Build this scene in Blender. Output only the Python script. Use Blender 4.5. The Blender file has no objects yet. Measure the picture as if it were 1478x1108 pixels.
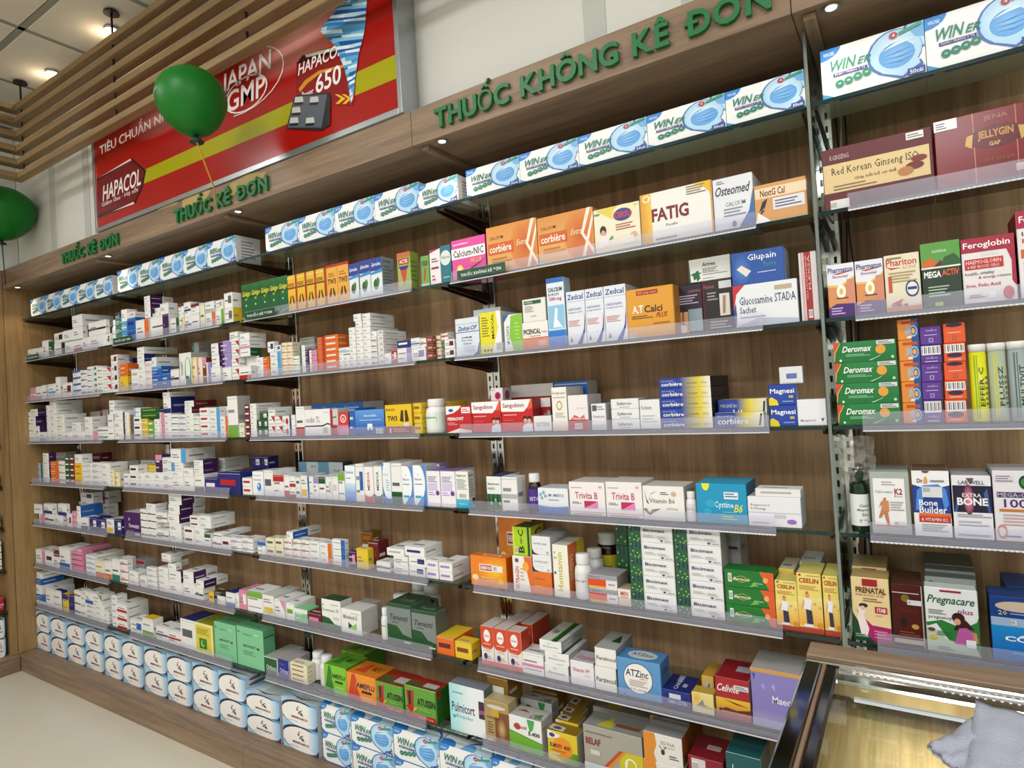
import bpy, math, random
from mathutils import Vector
random.seed(7)
scene = bpy.context.scene
COL = scene.collection

# ------------------------------------------------------------------ camera
FPX, YAW, PITCH, ROLL = 895.135, 0.5669864, 0.0170345, -0.0583017
CAM = Vector((0.15534, -1.46141, 1.34))
_f = Vector((-math.sin(YAW)*math.cos(PITCH), math.cos(YAW)*math.cos(PITCH), math.sin(PITCH)))
_r0 = Vector((math.cos(YAW), math.sin(YAW), 0)); _u0 = _r0.cross(_f)
_r = math.cos(ROLL)*_r0 + math.sin(ROLL)*_u0
_u = -math.sin(ROLL)*_r0 + math.cos(ROLL)*_u0
cd = bpy.data.cameras.new('camera'); cam = bpy.data.objects.new('camera', cd); COL.objects.link(cam)
cd.sensor_fit = 'HORIZONTAL'; cd.sensor_width = 36; cd.lens = 36*FPX/1478; cd.clip_start = .02
from mathutils import Matrix
cam.matrix_world = Matrix(((_r.x,_u.x,-_f.x,CAM.x),(_r.y,_u.y,-_f.y,CAM.y),(_r.z,_u.z,-_f.z,CAM.z),(0,0,0,1)))
scene.camera = cam

# ------------------------------------------------------------------ world, lights, exposure
w = bpy.data.worlds.new('world'); scene.world = w; w.use_nodes = True
w.node_tree.nodes['Background'].inputs[0].default_value = (.9,.95,1,1)
w.node_tree.nodes['Background'].inputs[1].default_value = .25
def area(name, loc, sx, sy, power, col=(.97,.98,1)):
    l = bpy.data.lights.new(name,'AREA'); l.shape='RECTANGLE'; l.size=sx; l.size_y=sy; l.energy=power; l.color=col
    o = bpy.data.objects.new(name,l); o.location=loc; COL.objects.link(o); return o
PANELS = [(-3.2,-1.7),(-1.4,-1.7),(.4,-1.7),(-3.2,-3.5),(-1.4,-3.5),(.4,-3.5),(2.2,-1.7),(2.2,-3.5)]
for i,(x,y) in enumerate(PANELS):
    area('panel_light',(x,y,2.95),.58,.58,21 if i<3 else 27)
scene.view_settings.view_transform='Standard'; scene.view_settings.look='None'
scene.view_settings.gamma=1; scene.view_settings.use_curve_mapping=False
scene.view_settings.exposure=0.0
scene.cycles.max_bounces=8; scene.cycles.transparent_max_bounces=24; scene.cycles.caustics_reflective=False; scene.cycles.caustics_refractive=False

# ------------------------------------------------------------------ pixel <-> world helpers (photo frame 1478 x 1108)
AX = {'x':0,'y':1,'z':2}
def ray(u,v): return _f + _r*((u-739)/FPX) - _u*((v-554)/FPX)
def at(u,v,ax,val):
    d = ray(u,v); i = AX[ax]; return CAM + d*((val-CAM[i])/d[i])
def proj(P):
    d = Vector(P)-CAM; z = d.dot(_f); return 739+FPX*d.dot(_r)/z, 554-FPX*d.dot(_u)/z
def solve(P, ax, u):
    """move P along axis ax until it projects on column u"""
    k = (u-739)/FPX; e = [0,0,0]; e[AX[ax]] = 1; e = Vector(e); d0 = Vector(P)-CAM; d0 = d0 - e*d0.dot(e)
    t = (k*d0.dot(_f)-d0.dot(_r))/(e.dot(_r)-k*e.dot(_f))
    return t + CAM[AX[ax]]

# ------------------------------------------------------------------ colours
def s2l(c): return c/12.92 if c<=.04045 else ((c+.055)/1.055)**2.4
def hexc(h): return tuple(s2l(int(h[i:i+2],16)/255) for i in (0,2,4))+(1,)
PAL = dict(w='e9e9e6', g='b2b2b0', u='5a5c60', x='1e1a1c', p='3d1650', k='d98aa8', r='b51c22', m='641420', o='dd6a1c',
  y='e3c02a', e='6da832', d='0f5228', t='2a7f6c', c='4c9fd2', b='1c60b0', n='1c2470', l='9a86c0', z='8a6420', i='e6dfc0', a='7fc890', s='9db8c8', h='c8c8c6', q='7a3a18')
NAME = dict(w='white', g='grey', u='dark grey', x='black', p='purple', k='pink', r='red', m='maroon', o='orange', y='yellow', e='light green', d='dark green',
  t='teal', c='sky blue', b='blue', n='navy', l='lilac', z='gold brown', i='cream', a='mint', s='pale blue', h='light grey', q='brown')
_cc = {}
def C(c):
    if c not in _cc: _cc[c] = hexc(PAL.get(c,c))
    return _cc[c]

# ------------------------------------------------------------------ materials
def newmat(name):
    m = bpy.data.materials.new(name); m.use_nodes = True; nt = m.node_tree
    return m, nt, nt.nodes['Principled BSDF']
def plain(name, col, rough=.5, metal=0, bump=0, bscale=200, spec=.5, var=0):
    m,nt,b = newmat(name)
    col = C(col) if isinstance(col,str) else col
    b.inputs['Base Color'].default_value = col; b.inputs['Roughness'].default_value = rough; b.inputs['Metallic'].default_value = metal
    b.inputs['Specular IOR Level'].default_value = spec
    if bump or var:
        tc = nt.nodes.new('ShaderNodeTexCoord'); n = nt.nodes.new('ShaderNodeTexNoise'); n.inputs['Scale'].default_value = bscale
        nt.links.new(tc.outputs['Object'], n.inputs['Vector'])
        if bump:
            bp = nt.nodes.new('ShaderNodeBump'); bp.inputs['Strength'].default_value = bump; bp.inputs['Distance'].default_value=.002
            nt.links.new(n.outputs['Fac'], bp.inputs['Height']); nt.links.new(bp.outputs['Normal'], b.inputs['Normal'])
        if var:
            mx = nt.nodes.new('ShaderNodeMixRGB'); mx.inputs[1].default_value = tuple(v*(1-var) for v in col[:3])+(1,); mx.inputs[2].default_value = tuple(min(1,v*(1+var)) for v in col[:3])+(1,)
            nt.links.new(n.outputs['Fac'], mx.inputs[0]); nt.links.new(mx.outputs[0], b.inputs['Base Color'])
    return m
def printmat(name, rough, spec=.5):
    m,nt,b = newmat(name)
    a = nt.nodes.new('ShaderNodeAttribute'); a.attribute_name = 'ink'
    nt.links.new(a.outputs['Color'], b.inputs['Base Color'])
    b.inputs['Roughness'].default_value = rough; b.inputs['Specular IOR Level'].default_value = spec
    return m
def wood(name, c1, c2, scale=(1,1,1), axis='z', rough=.45, dens=14):
    m,nt,b = newmat(name)
    tc = nt.nodes.new('ShaderNodeTexCoord'); mp = nt.nodes.new('ShaderNodeMapping')
    nt.links.new(tc.outputs['Object'], mp.inputs['Vector'])
    s = {'z':(dens,dens,.7),'x':(.7,dens,dens),'y':(dens,.7,dens)}[axis]; mp.inputs['Scale'].default_value = s
    n1 = nt.nodes.new('ShaderNodeTexNoise'); n1.inputs['Scale'].default_value = 1.6; n1.inputs['Detail'].default_value = 5; n1.inputs['Distortion'].default_value=.6
    n2 = nt.nodes.new('ShaderNodeTexNoise'); n2.inputs['Scale'].default_value = 11; n2.inputs['Detail'].default_value = 3
    nt.links.new(mp.outputs[0], n1.inputs['Vector']); nt.links.new(mp.outputs[0], n2.inputs['Vector'])
    ad = nt.nodes.new('ShaderNodeMath'); ad.operation='MULTIPLY_ADD'; ad.inputs[1].default_value=.45
    nt.links.new(n2.outputs['Fac'], ad.inputs[0]); nt.links.new(n1.outputs['Fac'], ad.inputs[2])
    cr = nt.nodes.new('ShaderNodeValToRGB'); cr.color_ramp.elements[0].position=.5; cr.color_ramp.elements[1].position=.95
    cr.color_ramp.elements[0].color=C(c1); cr.color_ramp.elements[1].color=C(c2)
    nt.links.new(ad.outputs[0], cr.inputs[0]); nt.links.new(cr.outputs[0], b.inputs['Base Color'])
    b.inputs['Roughness'].default_value = rough; b.inputs['Specular IOR Level'].default_value=.35
    return m
def glassmat(name, tint, gloss=.08, rough=.02, haze=0, hazecol=(1,1,1,1)):
    m = bpy.data.materials.new(name); m.use_nodes=True; nt=m.node_tree; nt.nodes.clear()
    out = nt.nodes.new('ShaderNodeOutputMaterial'); tr = nt.nodes.new('ShaderNodeBsdfTransparent'); tr.inputs[0].default_value = tint
    gl = nt.nodes.new('ShaderNodeBsdfGlossy'); gl.inputs['Roughness'].default_value = rough
    fr = nt.nodes.new('ShaderNodeFresnel'); fr.inputs[0].default_value = 1.45
    mx = nt.nodes.new('ShaderNodeMixShader'); 
    ge = nt.nodes.new('ShaderNodeNewGeometry'); sb = nt.nodes.new('ShaderNodeMath'); sb.operation='SUBTRACT'; sb.inputs[0].default_value=1; ml = nt.nodes.new('ShaderNodeMath'); ml.operation='MULTIPLY'
    nt.links.new(ge.outputs['Backfacing'], sb.inputs[1]); nt.links.new(sb.outputs[0], ml.inputs[0]); nt.links.new(fr.outputs[0], ml.inputs[1])
    nt.links.new(ml.outputs[0], mx.inputs[0]); nt.links.new(tr.outputs[0], mx.inputs[1]); nt.links.new(gl.outputs[0], mx.inputs[2])
    last = mx
    if haze:
        df = nt.nodes.new('ShaderNodeBsdfDiffuse'); df.inputs[0].default_value = hazecol
        m2 = nt.nodes.new('ShaderNodeMixShader'); m2.inputs[0].default_value = haze
        nt.links.new(mx.outputs[0], m2.inputs[1]); nt.links.new(df.outputs[0], m2.inputs[2]); last = m2
    nt.links.new(last.outputs[0], out.inputs[0])
    return m
def emis(name, col, k):
    m,nt,b = newmat(name); b.inputs['Base Color'].default_value=(0,0,0,1)
    b.inputs['Emission Color'].default_value=col; b.inputs['Emission Strength'].default_value=k; return m
M = dict(
  carton=printmat('printed_carton',.42), gloss=printmat('glossy_printed_carton',.22), foil=printmat('printed_banner_film',.18),
  backwood=wood('oak_veneer_vertical','8e6b4e','c59d78',axis='z',dens=15),
  sidewood=wood('oak_veneer_side','80633e','a98a5c',axis='z',dens=12),
  fasciawood=wood('oak_veneer_horizontal','6f5a48','9a8268',axis='x',dens=14),
  fasciawood_y=wood('oak_veneer_return','6f5a48','9a8268',axis='y',dens=14),
  slat=wood('slat_wood','7d6344','a48a62',axis='x',dens=18), slat_y=wood('slat_wood_return','7d6344','a48a62',axis='y',dens=18),
  glass=glassmat('clear_shelf_glass',(.86,.93,.90,1)), glassedge=plain('green_glass_edge','0c2a2a',.12),
  strip=glassmat('clear_plastic_ticket_strip',(.95,.95,.97,1),haze=.115,hazecol=(.72,.71,.82,1),rough=.3),
  lip=plain('pale_plastic_lip','c9cbd0',.25), striprail=plain('grey_strip_rail','5a6068',.25),
  chrome=plain('polished_chrome',(.75,.75,.74,1),.12,1), darkmetal=plain('dark_bracket_metal','3a2a20',.35,.7), slot=plain('dark_slot','0b0706',.7),
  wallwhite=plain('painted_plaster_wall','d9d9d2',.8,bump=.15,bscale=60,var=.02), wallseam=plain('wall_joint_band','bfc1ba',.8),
  floor=plain('cream_floor_tile','d2ccba',.32,var=.05,bscale=2.5), ceil=plain('mineral_fibre_tile','dad5cb',.9,bump=.1,bscale=300), grid=plain('ceiling_grid_bar','8f9088',.6),
  green=plain('green_acrylic_letter','0f6a34',.45), balloon=plain('green_latex','0d6c1c',.42,spec=.3), alu=plain('brushed_aluminium','aab0b2',.3,.8),
  black=plain('black_metal','15110f',.4,.3), plastic=plain('white_bottle_plastic','e6e6e4',.35), amber=plain('dark_brown_bottle','2a1014',.15),
  greenglass=plain('dark_green_bottle','0e2a18',.12), ribbon=plain('yellow_ribbon','d8a33a',.5), cordblue=plain('dark_blue_cord','2a2e48',.5),
  lamp=emis('lit_lamp_lens',(1,.86,.62,1),9), led=emis('led_dot',(1,1,.98,1),.75), cloth=plain('grey_blue_cloth','a2a6b4',.95,bump=.8,bscale=500,var=.06),  # LED glow serves the counter bar and the imitated LED reflections
  cable=plain('black_cable','181414',.5), film=glassmat('crumpled_clear_film',(.9,.9,.88,1),haze=.25,hazecol=(.7,.68,.6,1),rough=.15),
  sheen=glassmat('counter_glass',(.93,.96,.93,1)),
)

# ------------------------------------------------------------------ mesh builder with printed colour per corner
class MB:
    def __init__(s): s.v=[]; s.f=[]; s.c=[]
    def poly(s, pts, cols):
        n=len(s.v); s.v+= [tuple(p) for p in pts]; s.f.append(tuple(range(n,n+len(pts))))
        s.c.append([cols]*len(pts) if not isinstance(cols,list) else cols)
    def faces(s, verts, faces, col):
        n=len(s.v); s.v+=[tuple(p) for p in verts]
        for f in faces: s.f.append(tuple(i+n for i in f)); s.c.append([col]*len(f))
    def box(s,x0,x1,y0,y1,z0,z1,col=(.8,.8,.8,1),b=0,cols=None):
        """chamfered box; cols = dict F,B,L,R,T,D overriding"""
        cf=lambda k:(cols or {}).get(k,col)
        b=min(b,abs(x1-x0)*.3,abs(y1-y0)*.3,abs(z1-z0)*.3)
        if b<=0:
            V=[(x,y,z) for z in (z0,z1) for y in (y0,y1) for x in (x0,x1)]
            n=len(s.v); s.v+=V
            for k,f in zip('DTFBLR',((0,2,3,1),(4,5,7,6),(0,1,5,4),(2,6,7,3),(0,4,6,2),(1,3,7,5))):
                s.f.append(tuple(i+n for i in f)); s.c.append([cf(k)]*4)
            return
        V=[];idx={}
        X=(x0,x1);Y=(y0,y1);Z=(z0,z1);S=(1,-1)
        for k in (0,1):
            for j in (0,1):
                for i in (0,1):
                    for a in (0,1,2):
                        p=[X[i]+S[i]*b,Y[j]+S[j]*b,Z[k]+S[k]*b]; p[a]=(X[i],Y[j],Z[k])[a]
                        idx[i,j,k,a]=len(V); V.append(tuple(p))
        F=[]
        g=lambda i,j,k,a:idx[i,j,k,a]
        F+= [([g(0,0,0,1),g(1,0,0,1),g(1,0,1,1),g(0,0,1,1)],'F'),([g(0,1,0,1),g(0,1,1,1),g(1,1,1,1),g(1,1,0,1)],'B'),
             ([g(0,0,0,0),g(0,0,1,0),g(0,1,1,0),g(0,1,0,0)],'L'),([g(1,0,0,0),g(1,1,0,0),g(1,1,1,0),g(1,0,1,0)],'R'),
             ([g(0,0,1,2),g(1,0,1,2),g(1,1,1,2),g(0,1,1,2)],'T'),([g(0,0,0,2),g(0,1,0,2),g(1,1,0,2),g(1,0,0,2)],'D')]
        for k in (0,1):
            for j in (0,1): F.append(([g(0,j,k,1),g(1,j,k,1),g(1,j,k,2),g(0,j,k,2)],'F' if j==0 else 'T'))
            for i in (0,1): F.append(([g(i,0,k,0),g(i,1,k,0),g(i,1,k,2),g(i,0,k,2)],'R'))
        for j in (0,1):
            for i in (0,1): F.append(([g(i,j,0,0),g(i,j,1,0),g(i,j,1,1),g(i,j,0,1)],'F' if j==0 else 'R'))
        for k in (0,1):
            for j in (0,1):
                for i in (0,1): F.append(([g(i,j,k,0),g(i,j,k,1),g(i,j,k,2)],'F'))
        n=len(s.v); s.v+=V
        for f,k in F: s.f.append(tuple(i+n for i in f)); s.c.append([cf(k)]*len(f))
    def tube(s,pts,r,n=8,col=(.8,.8,.8,1),closed=True):
        P=[Vector(p) for p in pts]; rings=[]; N0=len(s.v)
        rr=r if isinstance(r,(list,tuple)) else [r]*len(P)
        up=None
        for i,p in enumerate(P):
            t=(P[min(i+1,len(P)-1)]-P[max(i-1,0)]).normalized()
            if up is None:
                up=Vector((0,0,1)) if abs(t.z)<.9 else Vector((1,0,0))
            a=t.cross(up).normalized(); up=a.cross(t).normalized()
            for k in range(n):
                q=2*math.pi*k/n; s.v.append(tuple(p+(a*math.cos(q)+up*math.sin(q))*rr[i]))
        for i in range(len(P)-1):
            for k in range(n):
                a0=N0+i*n+k; a1=N0+i*n+(k+1)%n
                s.f.append((a0,a1,a1+n,a0+n)); s.c.append([col]*4)
        if closed:
            s.f.append(tuple(N0+k for k in range(n))[::-1]); s.c.append([col]*n)
            e=N0+(len(P)-1)*n; s.f.append(tuple(e+k for k in range(n))); s.c.append([col]*n)
    def lathe(s,prof,cx,cy,z0,n=24,col=(.8,.8,.8,1),cols=None):
        N0=len(s.v)
        for r,z in prof:
            for k in range(n):
                q=2*math.pi*k/n; s.v.append((cx+r*math.cos(q),cy+r*math.sin(q),z0+z))
        for i in range(len(prof)-1):
            for k in range(n):
                a0=N0+i*n+k; a1=N0+i*n+(k+1)%n
                s.f.append((a0,a1,a1+n,a0+n)); s.c.append([cols[i] if cols else col]*4)
        s.f.append(tuple(N0+k for k in range(n))[::-1]); s.c.append([cols[0] if cols else col]*n)
        e=N0+(len(prof)-1)*n; s.f.append(tuple(e+k for k in range(n))); s.c.append([cols[-1] if cols else col]*n)
    def mesh(s,name,mat,smooth=False):
        me=bpy.data.meshes.new(name); me.from_pydata(s.v,[],s.f)
        ca=me.color_attributes.new('ink','FLOAT_COLOR','CORNER')
        flat=[x for f in s.c for c in f for x in c]; ca.data.foreach_set('color',flat)
        for m in (mat if isinstance(mat,list) else [mat]): me.materials.append(m)
        if smooth: me.polygons.foreach_set('use_smooth',[True]*len(me.polygons))
        me.update(); return me
    def build(s,name,mat,parent=None,smooth=False,loc=None,rotz=0):
        o=bpy.data.objects.new(name,s.mesh(name,mat,smooth)); COL.objects.link(o)
        if loc is not None: o.location=loc
        o.rotation_euler.z=rotz
        if parent: o.parent=parent
        return o
def tag(o,label=None,cat=None,group=None,kind=None):
    if label: o['label']=label
    if cat: o['category']=cat
    if group: o['group']=group
    if kind: o['kind']=kind
    return o
def empty(name,loc,rz=0,**k):
    o=bpy.data.objects.new(name,None); COL.objects.link(o); o.location=loc; o.rotation_euler.z=rz; o.empty_display_size=.02
    return tag(o,**k) if k else o
def bx(name,mat,x0,x1,y0,y1,z0,z1,b=.001,parent=None,kind=None):
    m=MB(); cx,cy=(x0+x1)/2,(y0+y1)/2
    if parent is None:
        m.box(x0-cx,x1-cx,y0-cy,y1-cy,0,z1-z0,b=b); o=m.build(name,mat,loc=(cx,cy,z0))
    else:
        L=parent.location; m.box(x0-L.x,x1-L.x,y0-L.y,y1-L.y,z0-L.z,z1-L.z,b=b); o=m.build(name,mat,parent)
    if kind: o['kind']=kind
    return o

# ------------------------------------------------------------------ text
_tc={}
def text_geo(s,off=.02,shear=0,extr=0,res=2):
    k=(s,off,shear,extr,res)
    if k not in _tc:
        c=bpy.data.curves.new('t','FONT'); c.body=s; c.resolution_u=res; c.offset=off; c.shear=shear; c.extrude=extr
        o=bpy.data.objects.new('t',c); COL.objects.link(o)
        dg=bpy.context.evaluated_depsgraph_get(); me=o.evaluated_get(dg).to_mesh()
        V=[tuple(v.co) for v in me.vertices]; F=[tuple(p.vertices) for p in me.polygons]
        o.evaluated_get(dg).to_mesh_clear(); bpy.data.objects.remove(o); bpy.data.curves.remove(c)
        if V:
            a=min(v[0] for v in V); b=max(v[0] for v in V); d=min(v[1] for v in V); e=max(v[1] for v in V)
        else: a=d=0;b=e=1
        _tc[k]=(V,F,(a,b,d,e))
    return _tc[k]

# ------------------------------------------------------------------ print language
def clampp(p): return (min(1,max(0,p[0])),min(1,max(0,p[1])))
def draw(mb, spec, mapf, eps=.00018, start=1):
    """spec: commands separated by ';' drawn in unit coordinates; mapf(u,v,layer)->xyz"""
    L=start
    for cmd in spec.split(';'):
        t=cmd.split()
        if not t: continue
        k=t[0]; L+=1
        if k=='r':
            x0,y0,x1,y1=map(float,t[1:5]); mb.poly([mapf(x0,y0,L),mapf(x1,y0,L),mapf(x1,y1,L),mapf(x0,y1,L)],C(t[5]))
        elif k=='g':
            x0,y0,x1,y1=map(float,t[1:5]); a,b=C(t[5]),C(t[6]); mb.poly([mapf(x0,y0,L),mapf(x1,y0,L),mapf(x1,y1,L),mapf(x0,y1,L)],[a,a,b,b])
        elif k=='G':
            x0,y0,x1,y1=map(float,t[1:5]); a,b=C(t[5]),C(t[6]); mb.poly([mapf(x0,y0,L),mapf(x1,y0,L),mapf(x1,y1,L),mapf(x0,y1,L)],[a,b,b,a])
        elif k=='e':
            cx,cy,rx,ry=map(float,t[1:5]); mb.poly([mapf(*clampp((cx+rx*math.cos(q*math.pi/10),cy+ry*math.sin(q*math.pi/10))),L) for q in range(20)],C(t[5]))
        elif k=='R':
            cx,cy,rx,ry=map(float,t[1:5]); a,b=C(t[5]),C(t[6]); P=[clampp((cx+rx*math.cos(q*math.pi/10),cy+ry*math.sin(q*math.pi/10))) for q in range(20)]
            for q in range(20): mb.poly([mapf(cx,cy,L),mapf(*P[q],L),mapf(*P[(q+1)%20],L)],[a,b,b])
        elif k=='o':
            cx,cy,rx,ry,th=map(float,t[1:6]); 
            for q in range(24):
                a0,a1=q*math.pi/12,(q+1)*math.pi/12; f=1-th
                P=[(cx+rx*math.cos(a0),cy+ry*math.sin(a0)),(cx+rx*math.cos(a1),cy+ry*math.sin(a1)),(cx+rx*f*math.cos(a1),cy+ry*f*math.sin(a1)),(cx+rx*f*math.cos(a0),cy+ry*f*math.sin(a0))]
                if all(-.001<=p[0]<=1.001 and -.001<=p[1]<=1.001 for p in P): mb.poly([mapf(*p,L) for p in P],C(t[6]))
        elif k=='p':
            n=list(map(float,t[2:])); mb.poly([mapf(n[i],n[i+1],L) for i in range(0,len(n)-1,2)],C(t[1]))
        elif k in 'tTiv':
            x0,y0,x1,y1=map(float,t[1:5]); s=' '.join(t[6:])
            V,F,(a,b,d,e)=text_geo(s,{'t':.005,'T':.032 if (s.isupper() and len(s)<11) else .016,'i':.016,'v':.015}[k],.35 if k=='i' else 0,0,2 if len(s)<11 and k in 'Ti' else 1)
            b=b if b>a else a+1; e=e if e>d else d+1
            if k=='v': W=[mapf(x1-(v[1]-d)/(e-d)*(x1-x0),y0+(v[0]-a)/(b-a)*(y1-y0),L) for v in V]
            else: W=[mapf(x0+(v[0]-a)/(b-a)*(x1-x0),y0+(v[1]-d)/(e-d)*(y1-y0),L) for v in V]
            mb.faces(W,F,C(t[5]))
        elif k=='l':
            x0,y0,x1,y1=map(float,t[1:5]); n=int(t[5]); h=(y1-y0)/n
            for q in range(n):
                xe=x1-(x1-x0)*((q*37%10)/28); yy=y0+h*q
                mb.poly([mapf(x0,yy+h*.25,L),mapf(xe,yy+h*.25,L),mapf(xe,yy+h*.7,L),mapf(x0,yy+h*.7,L)],C(t[6]))
        elif k=='k':   # barcode
            x0,y0,x1,y1=map(float,t[1:5]); mb.poly([mapf(x0,y0,L),mapf(x1,y0,L),mapf(x1,y1,L),mapf(x0,y1,L)],C('w')); n=9; dx=(x1-x0)/n
            for q in range(n):
                a=x0+dx*(q+.25); mb.poly([mapf(a,y0+(y1-y0)*.15,L+1),mapf(a+dx*(.3+.3*(q%2)),y0+(y1-y0)*.15,L+1),mapf(a+dx*(.3+.3*(q%2)),y1-(y1-y0)*.1,L+1),mapf(a,y1-(y1-y0)*.1,L+1)],C('u'))
            L+=1
def faces_for(w,d,h,e=.00012):
    return {'F':lambda u,v,L:(-w/2+u*w,-e*L,v*h),'S':lambda u,v,L:(w/2+e*L,u*d,v*h),'T':lambda u,v,L:(-w/2+u*w,v*d,h+e*L),'U':lambda u,v,L:(-w/2+u*w,v*d,-e*L)}
# ================================================================== setting
D = .25                       # depth of the shelving
ZS = [1.920,1.687,1.461,1.235,1.011,.786,.558,.336]      # tops of the eight glass shelves
BAYS = [-4,-3,-2,-1,0,1]
ZP, YP = .089, -.08           # plinth top, face of plinth and fascia
ZF0, ZF1 = 2.079, 2.183       # fascia
def st(o): o['kind']='structure'; return o
st(bx('floor',M['floor'],-5,4,-5,.6,-.05,0,0))
st(bx('wall_front',M['wallwhite'],-5,4,-5.05,-5,0,3.2,0))
st(bx('wall_right',M['wallwhite'],3.0,3.05,-5,.6,0,3.2,0))
st(bx('wall_left',M['wallwhite'],-4.4,-4.35,-5,.6,0,3.2,0))
wb=st(bx('wall_back',M['wallwhite'],-4.4,3.0,.0,.05,ZF1-.02,3.0,0))
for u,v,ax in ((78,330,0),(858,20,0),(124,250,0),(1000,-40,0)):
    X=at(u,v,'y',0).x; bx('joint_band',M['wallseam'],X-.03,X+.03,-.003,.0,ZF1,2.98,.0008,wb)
st(bx('wall_above_left_unit',M['wallwhite'],-4.05,-4.0,-5,-.003,ZF1,2.98,0))
# suspended ceiling: tiles between grid bars
ce=empty('ceiling',(0,0,3.0)); ce['kind']='structure'
XL=[-4.4,-3.44,-2.906,-2.36,-1.81,-1.26,-.71,-.16,.39,.94,1.49,2.04,2.59,3.0]; YL=[.05,-.34,-.89,-1.44,-1.99,-2.54,-3.09,-3.64,-4.19,-5.0]
tm={}
for i in range(len(XL)-1):
    for j in range(len(YL)-1):
        k=(round(XL[i+1]-XL[i],3),round(YL[j]-YL[j+1],3))
        if k not in tm:
            m=MB(); m.box(-k[0]/2+.014,k[0]/2-.014,-k[1]/2+.014,k[1]/2-.014,0,.012,b=.003); tm[k]=m.mesh('ceiling_tile',M['ceil'])
        o=bpy.data.objects.new('ceiling_tile',tm[k]); COL.objects.link(o); o.parent=ce; o.location=((XL[i]+XL[i+1])/2,(YL[j]+YL[j+1])/2,0)
m=MB()
for x in XL: m.box(x-.013,x+.013,-5,.05,.002,.03)
for y in YL: m.box(-4.4,3.0,y-.012,y+.012,.002,.03)
tag(m.build('grid_bars',M['grid'],ce),kind='stuff')
st(bx('ceiling_slab',M['wallwhite'],-4.4,3.0,-5,.05,3.04,3.1,0))
# recessed light panels in the ceiling
lpm=None
for i,(x,y) in enumerate(PANELS):
    t=empty('ceiling_light',(x,y,2.965),label='square recessed ceiling panel light, %s from the left in the %s row from the shelves'%(('first','second','third','first','second','third','last','last')[i],'near' if y>-2 else 'far'),cat='light',group='ceiling light panels')
    bx('diffuser',emis('panel_diffuser',(1,.98,.95,1),1.5) if lpm is None else lpm,x-.28,x+.28,y-.28,y+.28,2.985,2.995,.002,t)
    lpm=lpm or bpy.data.materials['panel_diffuser']
    bx('frame',M['alu'],x-.3,x+.3,y-.3,y+.3,2.990,2.999,.002,t)

# back panels, one veneered board per bay
bk=empty('wall_back_veneer',(0,D,0)); bk['kind']='structure'
for a,b in zip(BAYS[:-1],BAYS[1:]):
    bx('veneer_panel',M['backwood'],a+.001,b-.001,D,D+.018,ZP-.02,ZF1,.001,bk)
sp=st(bx('wall_side_panel',M['sidewood'],-4.03,-4.002,YP,D+.018,ZP,ZF1-.001,.001))
fa=empty('trim_1',(0,YP,ZF0)); fa['kind']='structure'
so=empty('trim_2',(0,YP,ZF0)); so['kind']='structure'
pl=empty('trim_3',(0,YP,0)); pl['kind']='structure'
for a,b in zip([-3.999,-3,-2,-1.02,0,1],[-3,-2,-1.02,0,1,2]):
    bx('fascia_board',M['fasciawood'],a+.0008,b-.0008,YP-.001,YP+.018,ZF0,ZF1,.001,fa)
    bx('top_board',M['fasciawood'],a+.0008,b-.0008,YP+.018,0,ZF1-.018,ZF1,.001,fa)
    bx('soffit_board',M['fasciawood'],a+.0008,b-.0008,YP+.018,D,ZF0+.002,ZF0+.018,.001,so)
    bx('plinth_face',M['fasciawood'],a+.0008,b-.0008,YP,YP+.018,0,ZP-.018,.0012,pl)
    bx('plinth_top',M['fasciawood'],a+.0008,b-.0008,YP-.002,D,ZP-.018,ZP,.0015,pl)
for x in (-2.97,-1.97,-.99,.03):
    bx('soffit_batten',M['fasciawood_y'],x-.012,x+.012,YP+.02,D,ZF0-.012,ZF0+.002,.002,so)
# return unit on the left wall, facing along +x
lu=empty('wall_left_unit',(-4.0,-.1,0)); lu['kind']='structure'
bx('side_post',M['sidewood'],-4.30,-4.001,-.112,-.083,ZP,ZF0,.0015,lu)
bx('corner_post',M['sidewood'],-4.03,-4.001,-.082,-.0805,ZP,ZF0,.0004,lu)
bx('back_panel',M['backwood'],-4.32,-4.3,-3,-.113,ZP,ZF0,.001,lu)
bx('return_fascia',M['fasciawood_y'],-4.02,-3.999,-3,-.083,ZF0,ZF1,.001,lu)
bx('return_soffit',M['fasciawood_y'],-4.3,-4.021,-3,-.083,ZF0+.002,ZF0+.018,.001,lu)
bx('return_plinth_face',M['fasciawood_y'],-3.998,-3.98,-3,-.083,0,ZP-.018,.001,lu)
bx('return_plinth_top',M['fasciawood_y'],-4.3,-3.979,-3,-.083,ZP-.018,ZP,.0015,lu)
for z in ZS:
    t=empty('glass_shelf',(-4.13,-.6,z-.008),label='clear glass shelf of the left return unit, %s'%(('top','second','third','fourth','fifth','sixth','seventh','lowest')[ZS.index(z)]+' tier'),cat='shelf',group='glass shelves of the left return unit')
    bx('glass_pane',M['glass'],-4.26,-4.006,-1.1,-.125,z-.008,z,.0008,t)
    bx('glass_front_edge',M['glassedge'],-4.0058,-4.005,-1.1,-.125,z-.008,z,0,t)
    bx('bracket',M['darkmetal'],-4.26,-4.02,-.124,-.118,z-.03,z-.009,.001,t)

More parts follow.
